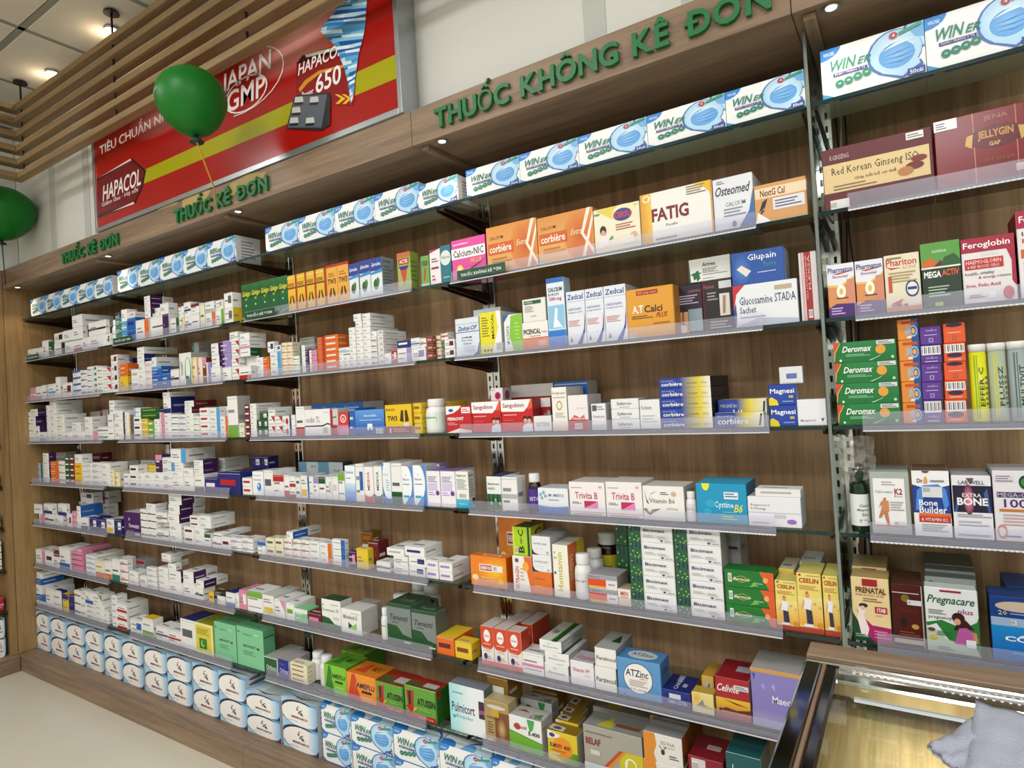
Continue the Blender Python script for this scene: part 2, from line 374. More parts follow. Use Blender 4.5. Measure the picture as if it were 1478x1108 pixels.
# ------------------------------------------------------------------ glass shelves
TIER=('top','second','third','fourth','fifth','sixth','seventh','lowest')
BAYN=('far left bay','second bay','third bay','fourth bay','right-hand bay')
for k,z in enumerate(ZS):
    for b in range(5):
        x0,x1=BAYS[b]+.008+(.010 if b==4 else 0),BAYS[b+1]-.006+(.010 if b==3 else 0)
        if b==0: x0+=.0
        t=empty('glass_shelf',((x0+x1)/2,0,z-.008),label='clear glass shelf, %s tier of %s'%(TIER[k],BAYN[b]),cat='shelf',group='glass shelves of the long display wall')
        bx('glass_pane',M['glass'],x0,x1,.0012,D-.015,z-.008,z,.0006,t)
        bx('glass_front_edge',M['glassedge'],x0,x1,.0,.001,z-.008,z,0,t)
        if k>0:
            s0=x0+(.03 if k<4 else .05) if b<4 else x0+.055; s1=x1-(.11 if k<7 else .15)
            if b==4: s1=x1-.02
            m=MB(); c=(.8,.8,.8,1); L=t.location
            P=[(-.003,.027),(-.0042,.027),(-.0132,-.009),(-.012,-.009)]
            for i in range(4):
                (y0,a),(y1,e)=P[i],P[(i+1)%4]
                m.poly([(s0-L.x,y0,a+.008),(s1-L.x,y0,a+.008),(s1-L.x,y1,e+.008),(s0-L.x,y1,e+.008)],c)
            o=m.build('ticket_strip',M['strip'],t); 
            bx('strip_rail',M['striprail'],s0,s1,-.006,-.0005,z-.010,z-.001,.0008,t)
            bx('strip_lip',M['lip'],s0,s1,-.0155,-.0132,z-.0125,z-.0092,.0006,t)
            if (b==3 and k in (1,2,4)) or (b==4 and k!=3):
                m=MB(); n=110
                for q in range(n):
                    x=s0+(s1-s0)*(q+.5)/n; m.box(x-.0020-L.x,x+.0020-L.x,-.0162,-.0156,z-.0125-L.z,z-.0098-L.z)
                tag(m.build('led_dots',M['led'],t),kind='stuff')  # glowing dots imitate an LED strip's reflection along the lip, no lamps here
# green tier signs clipped on the ticket strips
def tiersign(u0,v0,u1,v1,text,lab):
    z=min(ZS,key=lambda q:abs(q-at((u0+u1)/2,(v0+v1)/2,'y',-.02).z)); A=at(u0,v0,'y',-.02); B=at(u1,v1,'y',-.02); w_=B.x-A.x
    m=MB(); m.box(-w_/2,w_/2,0,.0012,0,.026,b=.0004); o=m.build('tier_sign',plain('green_sign_card','0c4a2c',.4) if 'green_sign_card' not in bpy.data.materials else bpy.data.materials['green_sign_card'],loc=((A.x+B.x)/2,-.0225,z-.006))
    m=MB(); draw(m,'T .08 .25 .92 .78 w '+text,lambda u,v,L:(-w_/2+u*w_,-.0004-.0001*L,v*.026)); m.build('lettering',M['carton'],o)
    tag(o,lab,'sign','small green tier signs')
tiersign(39,516,56,510,'THUỐC KÊ ĐƠN','small green sign at left end of second shelf, beside side panel')
tiersign(164,493,191,485,'THUỐC KÊ ĐƠN','small green sign on second shelf edge, below pale blue box stacks')
tiersign(354,459,397,448,'THUỐC KÊ ĐƠN','small green sign on second shelf edge, below five green cartons')
tiersign(661,406,730,388,'THUỐC KHÔNG KÊ ĐƠN','small green sign on second shelf edge, under the pink carton')

# ------------------------------------------------------------------ uprights with brackets
for i,X in enumerate((-3.972,-3,-2,-1,.012)):
    t=empty('slotted_upright',(X,D,ZP),label='chrome slotted shelf upright, %s'%('in the far left corner','between far left and second bays','between second and third bays','between third and fourth bays','between fourth and right-hand bays')[i],cat='upright',group='slotted shelf uprights')
    w_=.026
    for s in (-1,1):
        bx('channel',M['chrome'],X+s*.013-.0115,X+s*.013+.0115,D-.012,D-.0005,ZP,ZF0-.001,.0015,t)
    m=MB()
    z=ZP+.02
    while z<ZF0-.03:
        for s in (-1,1): m.box(s*.013-.003,s*.013+.003,-.0126,-.0121,z-ZP,z-ZP+.016)
        z+=.032
    tag(m.build('slots',M['slot'],t),kind='stuff')
    for z in ZS:
        for s in (-1,1):
            m=MB(); x=s*.0125; z1=z-.009-ZP
            pts=[(-.013,z1),(-.013,z1-.036),(-.05,z1-.028),(-.235,z1-.009),(-.243,z1-.004),(-.243,z1)]
            n=len(pts); V=[(x-.0025,a,b) for a,b in pts]+[(x+.0025,a,b) for a,b in pts]
            F=[tuple(range(n))[::-1],tuple(range(n,2*n))]+[(q,(q+1)%n,(q+1)%n+n,q+n) for q in range(n)]
            m.faces(V,F,(.8,.8,.8,1)); m.build('bracket',M['darkmetal'],t)
# vertical glass divider with cables at the right-hand upright
t=empty('glass_divider',(0,.05,ZP),label='vertical clear glass divider between fourth and right-hand bays',cat='divider')
bx('glass_pane',M['glass'],-.0035+.012,.0035+.012,.003,.23,ZP+.001,ZF0-.001,.001,t)
bx('front_edge_trim',plain('divider_glass_edge','7f8a84',.15,.3),-.0035+.012,.0035+.012,.0,.0028,ZP+.001,ZF0-.001,.002,t).scale=(1,1,1)
cab=[]
for i in range(4):
    m=MB(); P=[]
    for q in range(40):
        z=.9+q*.03; P.append((.046+.004*math.sin(q*.45+i*1.7)+i*.006,.235-.007*i+.003*math.sin(q*.7+i),z-ZP))
    m.tube(P,.0022,6); o=m.build('power_cable',[M['cable'],M['cable'],M['lip'],M['cable']][i],loc=(0,-.02,ZP),smooth=True)
    tag(o,('thin black cable nearest the glass divider, right-hand upright','second thin black cable from the glass divider, right-hand upright','thin white cable among black ones, right-hand upright','thin black cable farthest from the glass divider, right-hand upright')[i],'cable','lighting cables on the right-hand upright')
m=MB(); R=random.Random(3); nx,nz=9,12
for j in range(nz):
    for i in range(nx):
        m.v.append((-.03+i*.008+R.uniform(-.003,.003),R.uniform(-.012,.012),j*.009+R.uniform(-.003,.003)))
for j in range(nz-1):
    for i in range(nx-1): m.f.append((j*nx+i,j*nx+i+1,(j+1)*nx+i+1,(j+1)*nx+i)); m.c.append([(1,1,1,1)]*4)
P=at(1203,655,'y',.04); tag(m.build('plastic_wrap',M['film'],loc=(.055,.02,P.z-.06)),'crumpled clear plastic wrap stuck to the glass divider above green bottle','plastic wrap')

# ------------------------------------------------------------------ soffit downlights
for i,x in enumerate((-3.88,-2.88,-1.9,-.93,.07)):
    t=empty('downlight',(x,-.055,ZF0),label='small recessed downlight under the header, over %s'%BAYN[i],cat='light',group='recessed downlights under the header')
    m=MB(); m.lathe([(.014,0),(.016,-.002),(.014,-.004),(.011,-.002)],0,0,.0,16); m.build('rim',M['alu'],t,smooth=True)
    m=MB(); m.lathe([(.010,0),(.010,-.001)],0,0,-.002,16); m.build('lens',M['lamp'],t)
    l=bpy.data.lights.new('downlight_spot','SPOT'); l.energy=1.7; l.spot_size=1.6; l.spot_blend=.5; l.color=(1,.82,.58); l.shadow_soft_size=.02
    o=bpy.data.objects.new('downlight_spot',l); COL.objects.link(o); o.location=(x,-.045,ZF0-.012)

# ------------------------------------------------------------------ raised lettering on the fascia
def letters(text,x0,x1,z0,z1,lab):
    t=empty('raised_lettering',((x0+x1)/2,YP-.001,z0),label=lab,cat='sign')
    tot=0; items=[]
    for ch in text:
        if ch==' ': items.append(None); tot+=.42; continue
        g=text_geo({'Đ':'D','Ô':'O','Ơ':'O'}.get(ch,ch),0 if ch in 'Ố' else .03,0,.09,3)
        if ch=='Ơ':
            V=list(g[0]); n=len(V); a,b,d,e=g[2]; P2=[(b-.22,e-.13),(b-.02,e-.12),(b+.07,e-.02),(b+.07,e+.1),(b-.05,e+.1),(b-.06,e+.01),(b-.2,e-.02)]
            V+=[(x,y,z) for z in (-.09,.09) for x,y in P2]
            g=(V,list(g[1])+[tuple(n+i for i in q) for q in ((6,5,1,0),(5,4,3,2),(5,2,1))]+[tuple(n+7+i for i in q) for q in ((0,1,5,6),(2,3,4,5),(1,2,5))]+[(n+i,n+(i+1)%7,n+7+(i+1)%7,n+7+i) for i in range(7)],(a,b+.07,d,e))
        if ch=='Đ':
            V=list(g[0]); n=len(V); a,b,d,e=g[2]; V+=[(x,y,z) for z in (-.095,.095) for y in (.31,.41) for x in (a-.12,a+.3)]
            g=(V,list(g[1])+[tuple(i+n for i in f) for f in ((0,2,3,1),(4,5,7,6),(0,1,5,4),(2,6,7,3),(0,4,6,2),(1,3,7,5))],(a-.12,b,d,e))
        if ch=='Ô':
            V=list(g[0]); n=len(V); a,b,d,e=g[2]; c=(a+b)/2; P2=[(c-.2,e+.06),(c-.08,e+.06),(c,e+.13),(c+.08,e+.06),(c+.2,e+.06),(c,e+.25)]
            V+=[(x,y,z) for z in (-.09,.09) for x,y in P2]
            g=(V,list(g[1])+[tuple(n+i for i in (0,1,2,5))[::-1],tuple(n+i for i in (2,3,4,5))[::-1],tuple(n+6+i for i in (0,1,2,5)),tuple(n+6+i for i in (2,3,4,5))]+[(n+i,n+(i+1)%6,n+6+(i+1)%6,n+6+i) for i in range(6)],g[2])
        items.append((ch,g)); tot+=g[2][1]-g[2][0]+.07
    s=(x1-x0)/tot; capg=text_geo('H',.03,0,.09,3)[2]; sz=(z1-z0)/(capg[3]-capg[2]); x=x0
    for it in items:
        if it is None: x+=.42*s; continue
        ch,(V,F,(a,b,d,e))=it; m=MB()
        m.faces([(x+(v[0]-a)*s-t.location.x,-.0062-v[2]*.06,v[1]*sz) for v in V],F,(1,1,1,1))
        m.build('letter',M['green'],t); x+=(b-a+.07)*s
letters('THUỐC KHÔNG KÊ ĐƠN',-.925,-.03,2.103,2.157,'large raised green capitals on header over fourth bay')
letters('THUỐC KÊ ĐƠN',-2.265,-1.67,2.100,2.152,'raised green capitals on header behind the balloon ribbon, third bay')
letters('THUỐC KÊ ĐƠN',-3.26,-2.71,2.098,2.148,'raised green capitals on header at far left, over second bay')
for i,(u0,v0,u1,v1) in enumerate(((228,302,262,286),(262,300,305,278),(330,282,385,266))):
    A=at(u0,v0,'y',YP-.002); B=at(u1,v1,'y',YP-.002); m=MB(); w_=B.x-A.x; h_=.035+.01*i
    m.poly([(0,0,0),(w_*.8,0,-.004),(w_,0,h_*.7),(w_*.55,0,h_),(w_*.05,0,h_*.8)],(1,1,1,1)); m.poly([(0,.0006,0),(w_*.05,.0006,h_*.8),(w_*.55,.0006,h_),(w_,.0006,h_*.7),(w_*.8,.0006,-.004)],(1,1,1,1))
    tag(m.build('torn_sticker',plain('tan_sticker_%d'%i,'b39a5c',.5),loc=(A.x,YP-.0018,A.z-.004)),('torn tan sticker left of the middle green lettering','torn tan sticker behind first letters of the middle lettering','torn tan sticker behind last letters of the middle lettering')[i],'sticker')

# ------------------------------------------------------------------ red advertising light box
bl=at(141,330,'y',-.085); br=at(575,150,'y',-.085); X0,X1=bl.x,br.x; Z0,Z1=ZF1+.006,2.66
t=empty('advertising_light_box',((X0+X1)/2,-.04,Z0),label='long red advertising light box above the header with carton picture',cat='sign')
L=t.location
bx('box_body',M['alu'],X0-.012,X1+.012,-.082,-.0035,Z0-.004,Z1+.012,.003,t)
bx('frame_side',M['alu'],X1,X1+.016,-.088,-.0822,Z0-.004,Z1+.012,.001,t)
bx('frame_side',M['alu'],X0-.016,X0,-.088,-.0822,Z0-.004,Z1+.012,.001,t)
bx('frame_rail',M['alu'],X0,X1,-.088,-.0822,Z0-.005,Z0+.014,.001,t)
bx('frame_rail',M['alu'],X0,X1,-.088,-.0822,Z1,Z1+.012,.001,t)
m=MB(); YB=-.0835
def bp(u,v,Lr=1):
    p=at(u,v,'y',YB-.00025*Lr); x=min(X1,max(X0,p.x)); z=min(Z1,max(Z0+.012,p.z)); return (x-L.x,YB-.00025*Lr-L.y,z-L.z)
RED=C('a3140f'); DRED=C('6d0f12')
m.poly([(X0-L.x,YB-L.y,Z0-L.z),(X1-L.x,YB-L.y,Z0-L.z),(X1-L.x,YB-L.y,Z1-L.z),(X0-L.x,YB-L.y,Z1-L.z)],RED)
def rad(cu,cv,ru,rv,c0,c1,Lr,sl=-.47):
    P=[bp(cu+ru*math.cos(q*math.pi/12),cv+rv*math.sin(q*math.pi/12)+sl*ru*math.cos(q*math.pi/12),Lr) for q in range(24)]
    for q in range(24): m.poly([bp(cu,cv,Lr),P[(q+1)%24],P[q]],[c0,c1,c1])
rad(430,45,90,62,C('efb0a0'),RED,1); rad(238,165,55,30,C('d88a88'),RED,1)
m.poly([bp(208,265,3),bp(577,111,3),bp(574,77,3),bp(206,246,3)],C('a8a40a'))
def P_(pts,c,Lr): m.poly([bp(a,b,Lr) for a,b in pts],C(c))
P_([(141,315),(195,294),(206,270),(211,246),(190,228),(140,258)],'2a0a0c',4)
P_([(141,311),(194,290),(204,268),(208,247),(189,231),(140,262)],'70121a',5)
P_([(142,257),(188,229),(190,231),(160,247)],'f0d8d8',6); P_([(143,314),(193,291),(194,294),(160,306)],'f0d8d8',6)
def tx(s,u0,v0,u1,v1,c,Lr,off=.035,sh=0,res=3):
    """text whose baseline starts at (u0,v0) and whose top right corner is (u1,v1)"""
    A=at(u0,v0,'y',YB); B=at(u1,v1,'y',YB); V,F,(a,b,d,e)=text_geo(s,min(off,.015),sh,0,res)
    m.faces([(A.x+(q[0]-a)/(b-a)*(B.x-A.x)-L.x,YB-.00025*Lr-L.y,min(Z1,A.z+(q[1]-d)/(e-d)*(B.z-A.z))-L.z) for q in V],F,C(c))
tx('HAPACOL',149,291,203,243,'f2e8e6',8,.02,.25); tx('Giảm đau · Hạ sốt',148,300,200,268,'e8d8d6',8,.01)
tx('TIÊU CHUẨN NHẬT',145,228,262,139,'f4e6e2',8,.03)
tx('JAPAN',321,144,392,70,'f6ece8',8,.03,.1); tx('GMP',329,164,383,106,'f6ece8',9,.025,.1)
rad(354,136,34,22,C('a3140f'),C('a3140f'),4)
def ring(cu,cv,ru,rv,th,c,Lr,sl=-.47,a0=0,a1=24):
    for q in range(a0,a1):
        s=[(q*math.pi/12,1),((q+1)*math.pi/12,1),((q+1)*math.pi/12,1-th),(q*math.pi/12,1-th)]
        m.poly([bp(cu+ru*f*math.cos(a),cv+rv*f*math.sin(a)+sl*ru*f*math.cos(a),Lr) for a,f in s],C(c))
ring(355,135,31,25,.07,'f6ece8',8); ring(352,118,58,45,.03,'f6ece8',7,-.47,18,31)
P_([(427,150),(510,153),(505,70),(428,90)],'8a1416',6); P_([(428,92),(505,72),(500,62),(436,80)],'2a1214',7); P_([(440,79),(498,64),(500,69),(442,83)],'b8b0a0',8)
P_([(431,128),(440,116),(460,102),(500,92),(505,95),(462,106),(444,120),(433,133)],'d89028',8)
tx('HAPACOL',431,110,494,61,'f4ece8',9,.02,.25); tx('650',457,136,492,92,'f6f0ee',9,.03,.1); tx('Power',437,143,453,126,'f0e0dc',9,.01)
P_([(484,150),(492,142),(483,136),(488,136),(499,142),(489,150)],'e8b828',9); P_([(494,150),(502,142),(493,136),(498,136),(508,142),(499,150)],'e8b828',9)
P_([(505,153),(512,142),(514,92),(500,90)],'b8241c',8)
TW=[(-4,496,530),(10,484,529),(24,474,528),(40,461,527),(52,474,525),(64,486,522),(78,490,518),(92,496,516),(106,500,514),(120,503,512),(134,505,511),(150,506,508)]
def tw(v,side):
    for (v0,l0,r0),(v1,l1,r1) in zip(TW[:-1],TW[1:]):
        if v<=v1: f=max(0,(v-v0)/(v1-v0)); return (l0+(l1-l0)*f) if side==0 else (r0+(r1-r0)*f)
    return 507
CC=['d8eef6','5aa8d8','2a6ab4','8cc8e8','4a94cc','e8f4f8','1c5aa8','7abce0','3a84c4','c0e2f0']
for k in range(34):
    v=-4+k*4.5; sl=5-.08*v/2
    if v+6>150: break
    L0,R0,L1,R1=tw(v,0),tw(v,1),tw(v+6,0),tw(v+6,1); mid=.35+.3*math.sin(k*1.3)
    mx0=L0+(R0-L0)*mid; mx1=L1+(R1-L1)*mid
    P_([(L0,v+4),(mx0,v+1),(mx1,v+8),(L1,v+10)],CC[k%10],9+k*.2); P_([(mx0,v+1),(R0,v-3),(R1,v+4),(mx1,v+8)],CC[(k*3+4)%10],9.1+k*.2)
P_([(413,186),(425,138),(474,133),(477,138),(476,180),(463,188)],'2a2c34',17); P_([(415,184),(426,140),(472,136),(464,184)],'5c626c',18)
for cx,cy in ((431,143),(453,143),(427,158),(424,173),(447,173)):
    P_([(cx-6,cy+5),(cx-5,cy-3),(cx+6,cy-4),(cx+7,cy+4)],'c9c9c4',19); P_([(cx-6,cy+9),(cx-6,cy+5),(cx+7,cy+4),(cx+6,cy+8)],'2a2c30',19)
tag(m.build('printed_panel',M['foil'],t))

# ------------------------------------------------------------------ slatted ceiling raft
t=empty('slatted_raft',(-3.41,-.2,2.524),label='hanging raft of six horizontal wooden slats turning the left corner',cat='slats')
for z in (2.524,2.59,2.656,2.726,2.796,2.856):
    bx('slat',M['slat'],-3.47,.5,-.2,-.16,z,z+.027,.0015,t)
    bx('return_slat',M['slat_y'],-3.47,-3.41,-2.6,-.2005,z,z+.027,.0015,t)
for X in (-3.385,-2.49,-1.62,-.75):
    m=MB(); m.tube([(X+3.41,.02,.012),(X+3.41,.02,.462)],.0045,8); m.lathe([(.03,.460),(.028,.468),(.012,.473)],X+3.41,.02,0,16); m.build('hanging_rod',M['black'],t,smooth=False)
for i,(u,v) in enumerate(((76,107),(162,45))):
    P=at(u,v,'z',2.988); t=empty('ceiling_spot',(P.x,P.y,2.988),label=('small warm ceiling spot above the slats, nearer the left corner','small warm ceiling spot above the slats, right of the first')[i],cat='light')
    m=MB(); m.lathe([(.03,.012),(.032,.008),(.028,.004),(.02,.004)],0,0,0,16); m.build('housing',M['alu'],t,smooth=True)
    m=MB(); m.lathe([(.019,.0035),(.016,-.003),(.006,-.006)],0,0,0,16); m.build('lens',M['lamp'],t)
    l=bpy.data.lights.new('puck_glow','POINT'); l.energy=.3; l.color=(1,.78,.5); l.shadow_soft_size=.02
    o=bpy.data.objects.new('puck_glow',l); COL.objects.link(o); o.location=(P.x-.06,P.y-.01,2.955)

# ------------------------------------------------------------------ balloons
def balloon(u,v,wpx,hpx,y,knot,tiepts,col,lab,cordcol,tilt,lab2,txt):
    P=at(u,v,'y',y); dep=(P-CAM).dot(_f); rx=wpx/2*dep/FPX; rz=hpx/2*dep/FPX
    t=empty('balloon',(P.x,P.y,P.z),label=lab,cat='balloon'); t.rotation_euler=(0,tilt,0)
    prof=[]; n=22
    for i in range(n+1):
        a=-math.pi/2+math.pi*i/n; zz=math.sin(a); rr=math.cos(a)*(1+.12*zz-.05*zz*zz)
        if zz<0: zz*=1.08
        prof.append((max(rr*rx,.004),zz*rz))
    m=MB(); m.lathe(prof,0,0,0,40); b=m.build('envelope',M['balloon'],t,smooth=True)
    m=MB(); m.lathe([(.022,-rz*1.08-.022),(.016,-rz*1.08-.014),(.006,-rz*1.08-.008),(.010,-rz*1.08+.004)],0,0,0,16,); m.build('knot',plain('dark_green_latex','06301c',.35) if 'dark_green_latex' not in bpy.data.materials else bpy.data.materials['dark_green_latex'],t,smooth=True)
    if txt:
        m=MB(); V,F,(a,bb,d,e)=text_geo('THUẬN',.02,0,0,2)
        def sph(x,z):   # lay lettering on the left flank
            th=math.radians(250-x*28); zz=z; rr=rx*math.sqrt(max(0,1-(zz/rz)**2))*(1+.12*zz/rz)+.0012
            return (rr*math.cos(th),rr*math.sin(th),zz)
        m.faces([sph((q[0]-a)/(bb-a)-.7,(q[1]-d)/(e-d)*rz*.12+rz*.02) for q in V],F,C('a9c9a9')); m.build('lettering',M['carton'],t)
    k=Vector((P.x-math.sin(tilt)*(rz*1.1+.02),P.y,P.z-math.cos(tilt)*(rz*1.1+.02)))
    m=MB(); pts=[(0,0,0)]+[tuple(Vector(q)-k) for q in tiepts(k)]; m.tube(pts,.0028,6); o=m.build('balloon_ribbon',cordcol,loc=tuple(k),smooth=True)
    tag(o,lab2,'ribbon')
balloon(277,147,95,95,-.32,None,lambda k:[tuple(at(308,268,'y',-.13)),tuple(at(312,296,'y',-.112))],None,'green balloon floating in front of the red light box',M['ribbon'],-.12,'yellow ribbon tying the nearer green balloon to the header',True)
balloon(0,307,86,74,-.15,None,lambda k:[tuple(at(8,410,'y',-.12))],None,'green balloon cut by the left edge, in the corner',M['cordblue'],-.05,'dark cord hanging below the corner balloon',False)

# ------------------------------------------------------------------ glass counter at the right
H=.95
def cp(u,v): p=at(u,v,'z',H); return p
A=cp(1170,925); Bf=cp(1163,943); E_=cp(1110,1100); G=cp(1208,971); S1=cp(1189,956)
xl=A.x; yb=A.y; yl=Bf.y; yg=G.y; xg=G.x
t=empty('display_counter',(xl+.5,-.9,0),label='glass-topped display counter with chrome rim and wooden ledge',cat='counter')
YN=-1.05
bx('wood_ledge',M['fasciawood'],xl,1.6,yl,yb,H-.02,H,.0015,t)
bx('back_panel',M['fasciawood'],xl+.002,1.6,yb-.02,yb-.002,.02,H-.0205,.001,t)
bx('rear_rail',M['chrome'],xl,1.6,yl-.012,yl-.0005,H-.022,H-.003,.002,t)
bx('rear_inner_rail',M['chrome'],xl+.03,1.6,yg,yl-.013,H-.03,H-.010,.003,t)
bx('side_rail',plain('smoked_chrome',(.25,.26,.27,1),.08,1),xl,S1.x-.0024,YN,yl-.0125,H-.024,H-.003,.003,t)
bx('wood_inlay',M['fasciawood_y'],S1.x-.0022,S1.x+.0022,YN,yl-.0135,H-.012,H-.0035,.001,t)
bx('inner_side_rail',plain('dark_chrome',(.12,.12,.12,1),.1,1),S1.x+.0024,xg-.001,YN,yl-.0135,H-.026,H-.006,.003,t)
bx('glass_top',M['sheen'],xg,1.6,YN,yg-.001,H-.010,H-.004,.001,t)
bx('side_pane',M['glass'],xl+.004,xl+.009,YN,yl-.03,.45,H-.025,.001,t)
bx('inner_shelf',wood('pale_inner_board','9c7c50','d2b886',axis='y',dens=22,rough=.8),xl+.012,1.6,YN,yb-.022,H-.075,H-.062,.001,t)
bx('base_cabinet',M['fasciawood'],xl,1.6,YN,yb-.022,.02,.45,.002,t)
bx('corner_post',M['chrome'],xl,xl+.012,yl-.025,yl-.013,.45,H-.025,.001,t)
bx('interior_led_bar',M['led'],xl+.06,1.55,yg+.004,yg+.010,H-.036,H-.0335,.0005,t)
lc=bpy.data.lights.new('counter_led','AREA'); lc.shape='RECTANGLE'; lc.size=1.2; lc.size_y=.12; lc.energy=1.1; lc.color=(1,.95,.85)
oc=bpy.data.objects.new('counter_led',lc); COL.objects.link(oc); oc.location=(xl+.7,yg-.08,H-.018); oc.rotation_euler=(0,0,0)
m=MB(); L=t.location
for q in range(70):
    x=xl+.06+q*.008; m.box(x-.0016-L.x,x+.0016-L.x,yl-.0165-L.y,yl-.0145-L.y,H-.0099,H-.0092)
    if q<60: m.box(x+.1-.0014-L.x,x+.1+.0014-L.x,yl-.026-L.y,yl-.0245-L.y,H-.0099,H-.0093)
tag(m.build('led_dots',M['led'],t),kind='stuff')  # glowing dots painted in for the LED reflection on the chrome rails
# folded cloth
m=MB(); pts=[cp(1338,1076),cp(1408,1018),cp(1445,1022),cp(1478,1035)]; R=random.Random(5)
def clothpiece(poly,z,th,name,par=None):
    m=MB(); n=14; a,b,c,d=[Vector(p) for p in poly]
    def pt(s,t_,top):
        p=(a*(1-s)+b*s)*(1-t_)+(d*(1-s)+c*s)*t_; wv=.0016*math.sin(s*9+t_*5)+.0011*math.sin(t_*14-s*4)+.0008*math.sin(s*23)
        ed=min(s,1-s,t_,1-t_); return (p.x+.0015*math.sin(t_*17),p.y+.0015*math.sin(s*19),z+(th+wv+.002*min(1,ed*8) if top else 0))
    for top in (0,1):
        for i in range(n+1):
            for j in range(n+1): m.v.append(pt(i/n,j/n,top))
    for top in (0,1):
        o_=top*(n+1)**2
        for i in range(n):
            for j in range(n):
                q=(o_+i*(n+1)+j,o_+(i+1)*(n+1)+j,o_+(i+1)*(n+1)+j+1,o_+i*(n+1)+j+1); m.f.append(q if top else q[::-1]); m.c.append([(1,1,1,1)]*4)
    k=(n+1)**2
    for i in range(n):
        for q in ((i,i+1,k+i+1,k+i),(n*(n+1)+i,n*(n+1)+i+1,k+n*(n+1)+i+1,k+n*(n+1)+i),(i*(n+1),(i+1)*(n+1),k+(i+1)*(n+1),k+i*(n+1)),(i*(n+1)+n,(i+1)*(n+1)+n,k+(i+1)*(n+1)+n,k+i*(n+1)+n)):
            m.f.append(q); m.c.append([(1,1,1,1)]*4)
    return m
zc=H-.0035
ct=empty('folded_cloth',tuple(cp(1430,1070))[:2]+(zc,),label='folded grey-blue cleaning cloth on the glass counter top',cat='cloth')
for nm,pg,z,th in (('lower_fold',[cp(1338,1076),cp(1405,1036),cp(1440,1120),cp(1378,1110)],zc,.004),('upper_fold',[cp(1394,1130),cp(1409,1018),cp(1540,1050),cp(1530,1160)],zc+.0015,.008)):
    m=clothpiece(pg,z,th,nm); m.v=[(x-ct.location.x,y-ct.location.y,z_-zc) for x,y,z_ in m.v]; m.build(nm,M['cloth'],ct,smooth=True)
# ================================================================== carton styles: name -> (look, front colour, side, top, kind, print)
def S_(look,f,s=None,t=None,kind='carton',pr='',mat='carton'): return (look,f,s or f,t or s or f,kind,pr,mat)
WIN='g 0 0 1 1 eef1f0 f4f6f5; e 0 1.02 .21 .25 2a86d6; t .03 .86 .14 .93 e8f4fa WINCARE; p 2a90c8 0 0 .16 0 0 .14; r 0 0 1 .035 2a5fae; e .95 .84 .15 .34 4a6cb4; R .96 .84 .13 .3 f4fafc a8d4f2; e .72 .56 .26 .43 4a6cb4; p 4a6cb4 .5 .4 .56 .22 .78 .03 .98 .2 .96 .3; R .73 .57 .245 .4 f2f8fc a9d6f2; p b4dcf4 .52 .4 .6 .22 .78 .08 .95 .24 .9 .5; p 6fb2e6 .88 .86 1 .98 1 .7 .92 .74; R .74 .5 .17 .24 8cc4f2 5ba3e4; p 3f86d0 .6 .52 .76 .56 .93 .6 .76 .53; p 3f86d0 .6 .46 .78 .47 .93 .5 .78 .44; p 3f86d0 .62 .38 .78 .38 .9 .42 .78 .35; p dff0fa .59 .62 .74 .73 .92 .72 .75 .68; i .1 .52 .36 .74 0b7c6a WIN; i .36 .53 .5 .67 0b7c6a ER; r .12 .42 .46 .48 27267e; t .14 .43 .44 .47 dfe2f4 KHAU TRANG Y TE; e .18 .26 .045 .075 1f7a64; e .27 .28 .045 .075 1f7a64; e .36 .31 .045 .075 1f7a64; e .45 .34 .045 .075 1f7a64; r .165 .245 .195 .275 9cc8bc; r .255 .265 .285 .295 9cc8bc; r .345 .295 .375 .325 9cc8bc; r .435 .325 .465 .355 9cc8bc; e .72 .87 .04 .06 b4303a; t .705 .84 .735 .9 w 4; p 2f9a72 .77 .84 .98 .93 .98 .99 .77 .9; r .83 .04 .99 .17 1b3f9a; T .85 .065 .97 .14 w 50cái; @T r 0 0 1 1 e3e8e8; e .1 0 .2 .3 2a86d6; e .72 0 .3 .5 3f6cb8; e .72 0 .26 .42 c7e2f0; e .55 .1 .12 .2 6fb2e6; @U r 0 0 1 1 b7b3a6; r 0 0 1 .17 2a5fae; k .06 .03 .16 .15; @S r 0 0 1 1 dcdcdc; l .2 .15 .8 .85 6 8a8c98'
ELL='G 0 0 1 1 a8d2ec 4f9fd4; e .5 .5 .58 .51 1f2148; e .535 .46 .55 .48 f3f1ec; G .74 .12 1 .9 e8eef0 7cb8e0; p 1f2148 1 0 .8 0 .92 .06 1 .26; p 8a2030 .97 .03 .9 .05 .96 .11; p 6a6f7a .46 .5 .5 .47 .6 .68 .52 .62; p 9a4a50 .42 .62 .49 .58 .46 .72 .53 .78 .46 .77; p 4a5568 .53 .46 .62 .42 .58 .57 .53 .52; T .28 .27 .74 .36 8a2028 MERIPHARCO; t .2 .13 .44 .19 3a6a9a khẩu trang; @T r 0 0 1 1 c2ccd0; G 0 0 .35 1 9cc8e0 dfe6e8; p 2a4a50 .1 .25 .5 .1 .9 .3 .5 .17; @S r 0 0 1 1 c4cad2; e .5 .88 .36 .07 5a5f6c; e .5 .68 .36 .07 5a5f6c; e .5 .48 .36 .07 5a5f6c; e .5 .28 .36 .07 5a5f6c; e .5 .09 .36 .07 5a5f6c'
def fe(txt,c): return txt
CALC='l .1 .42 .7 .6 2 {0}'
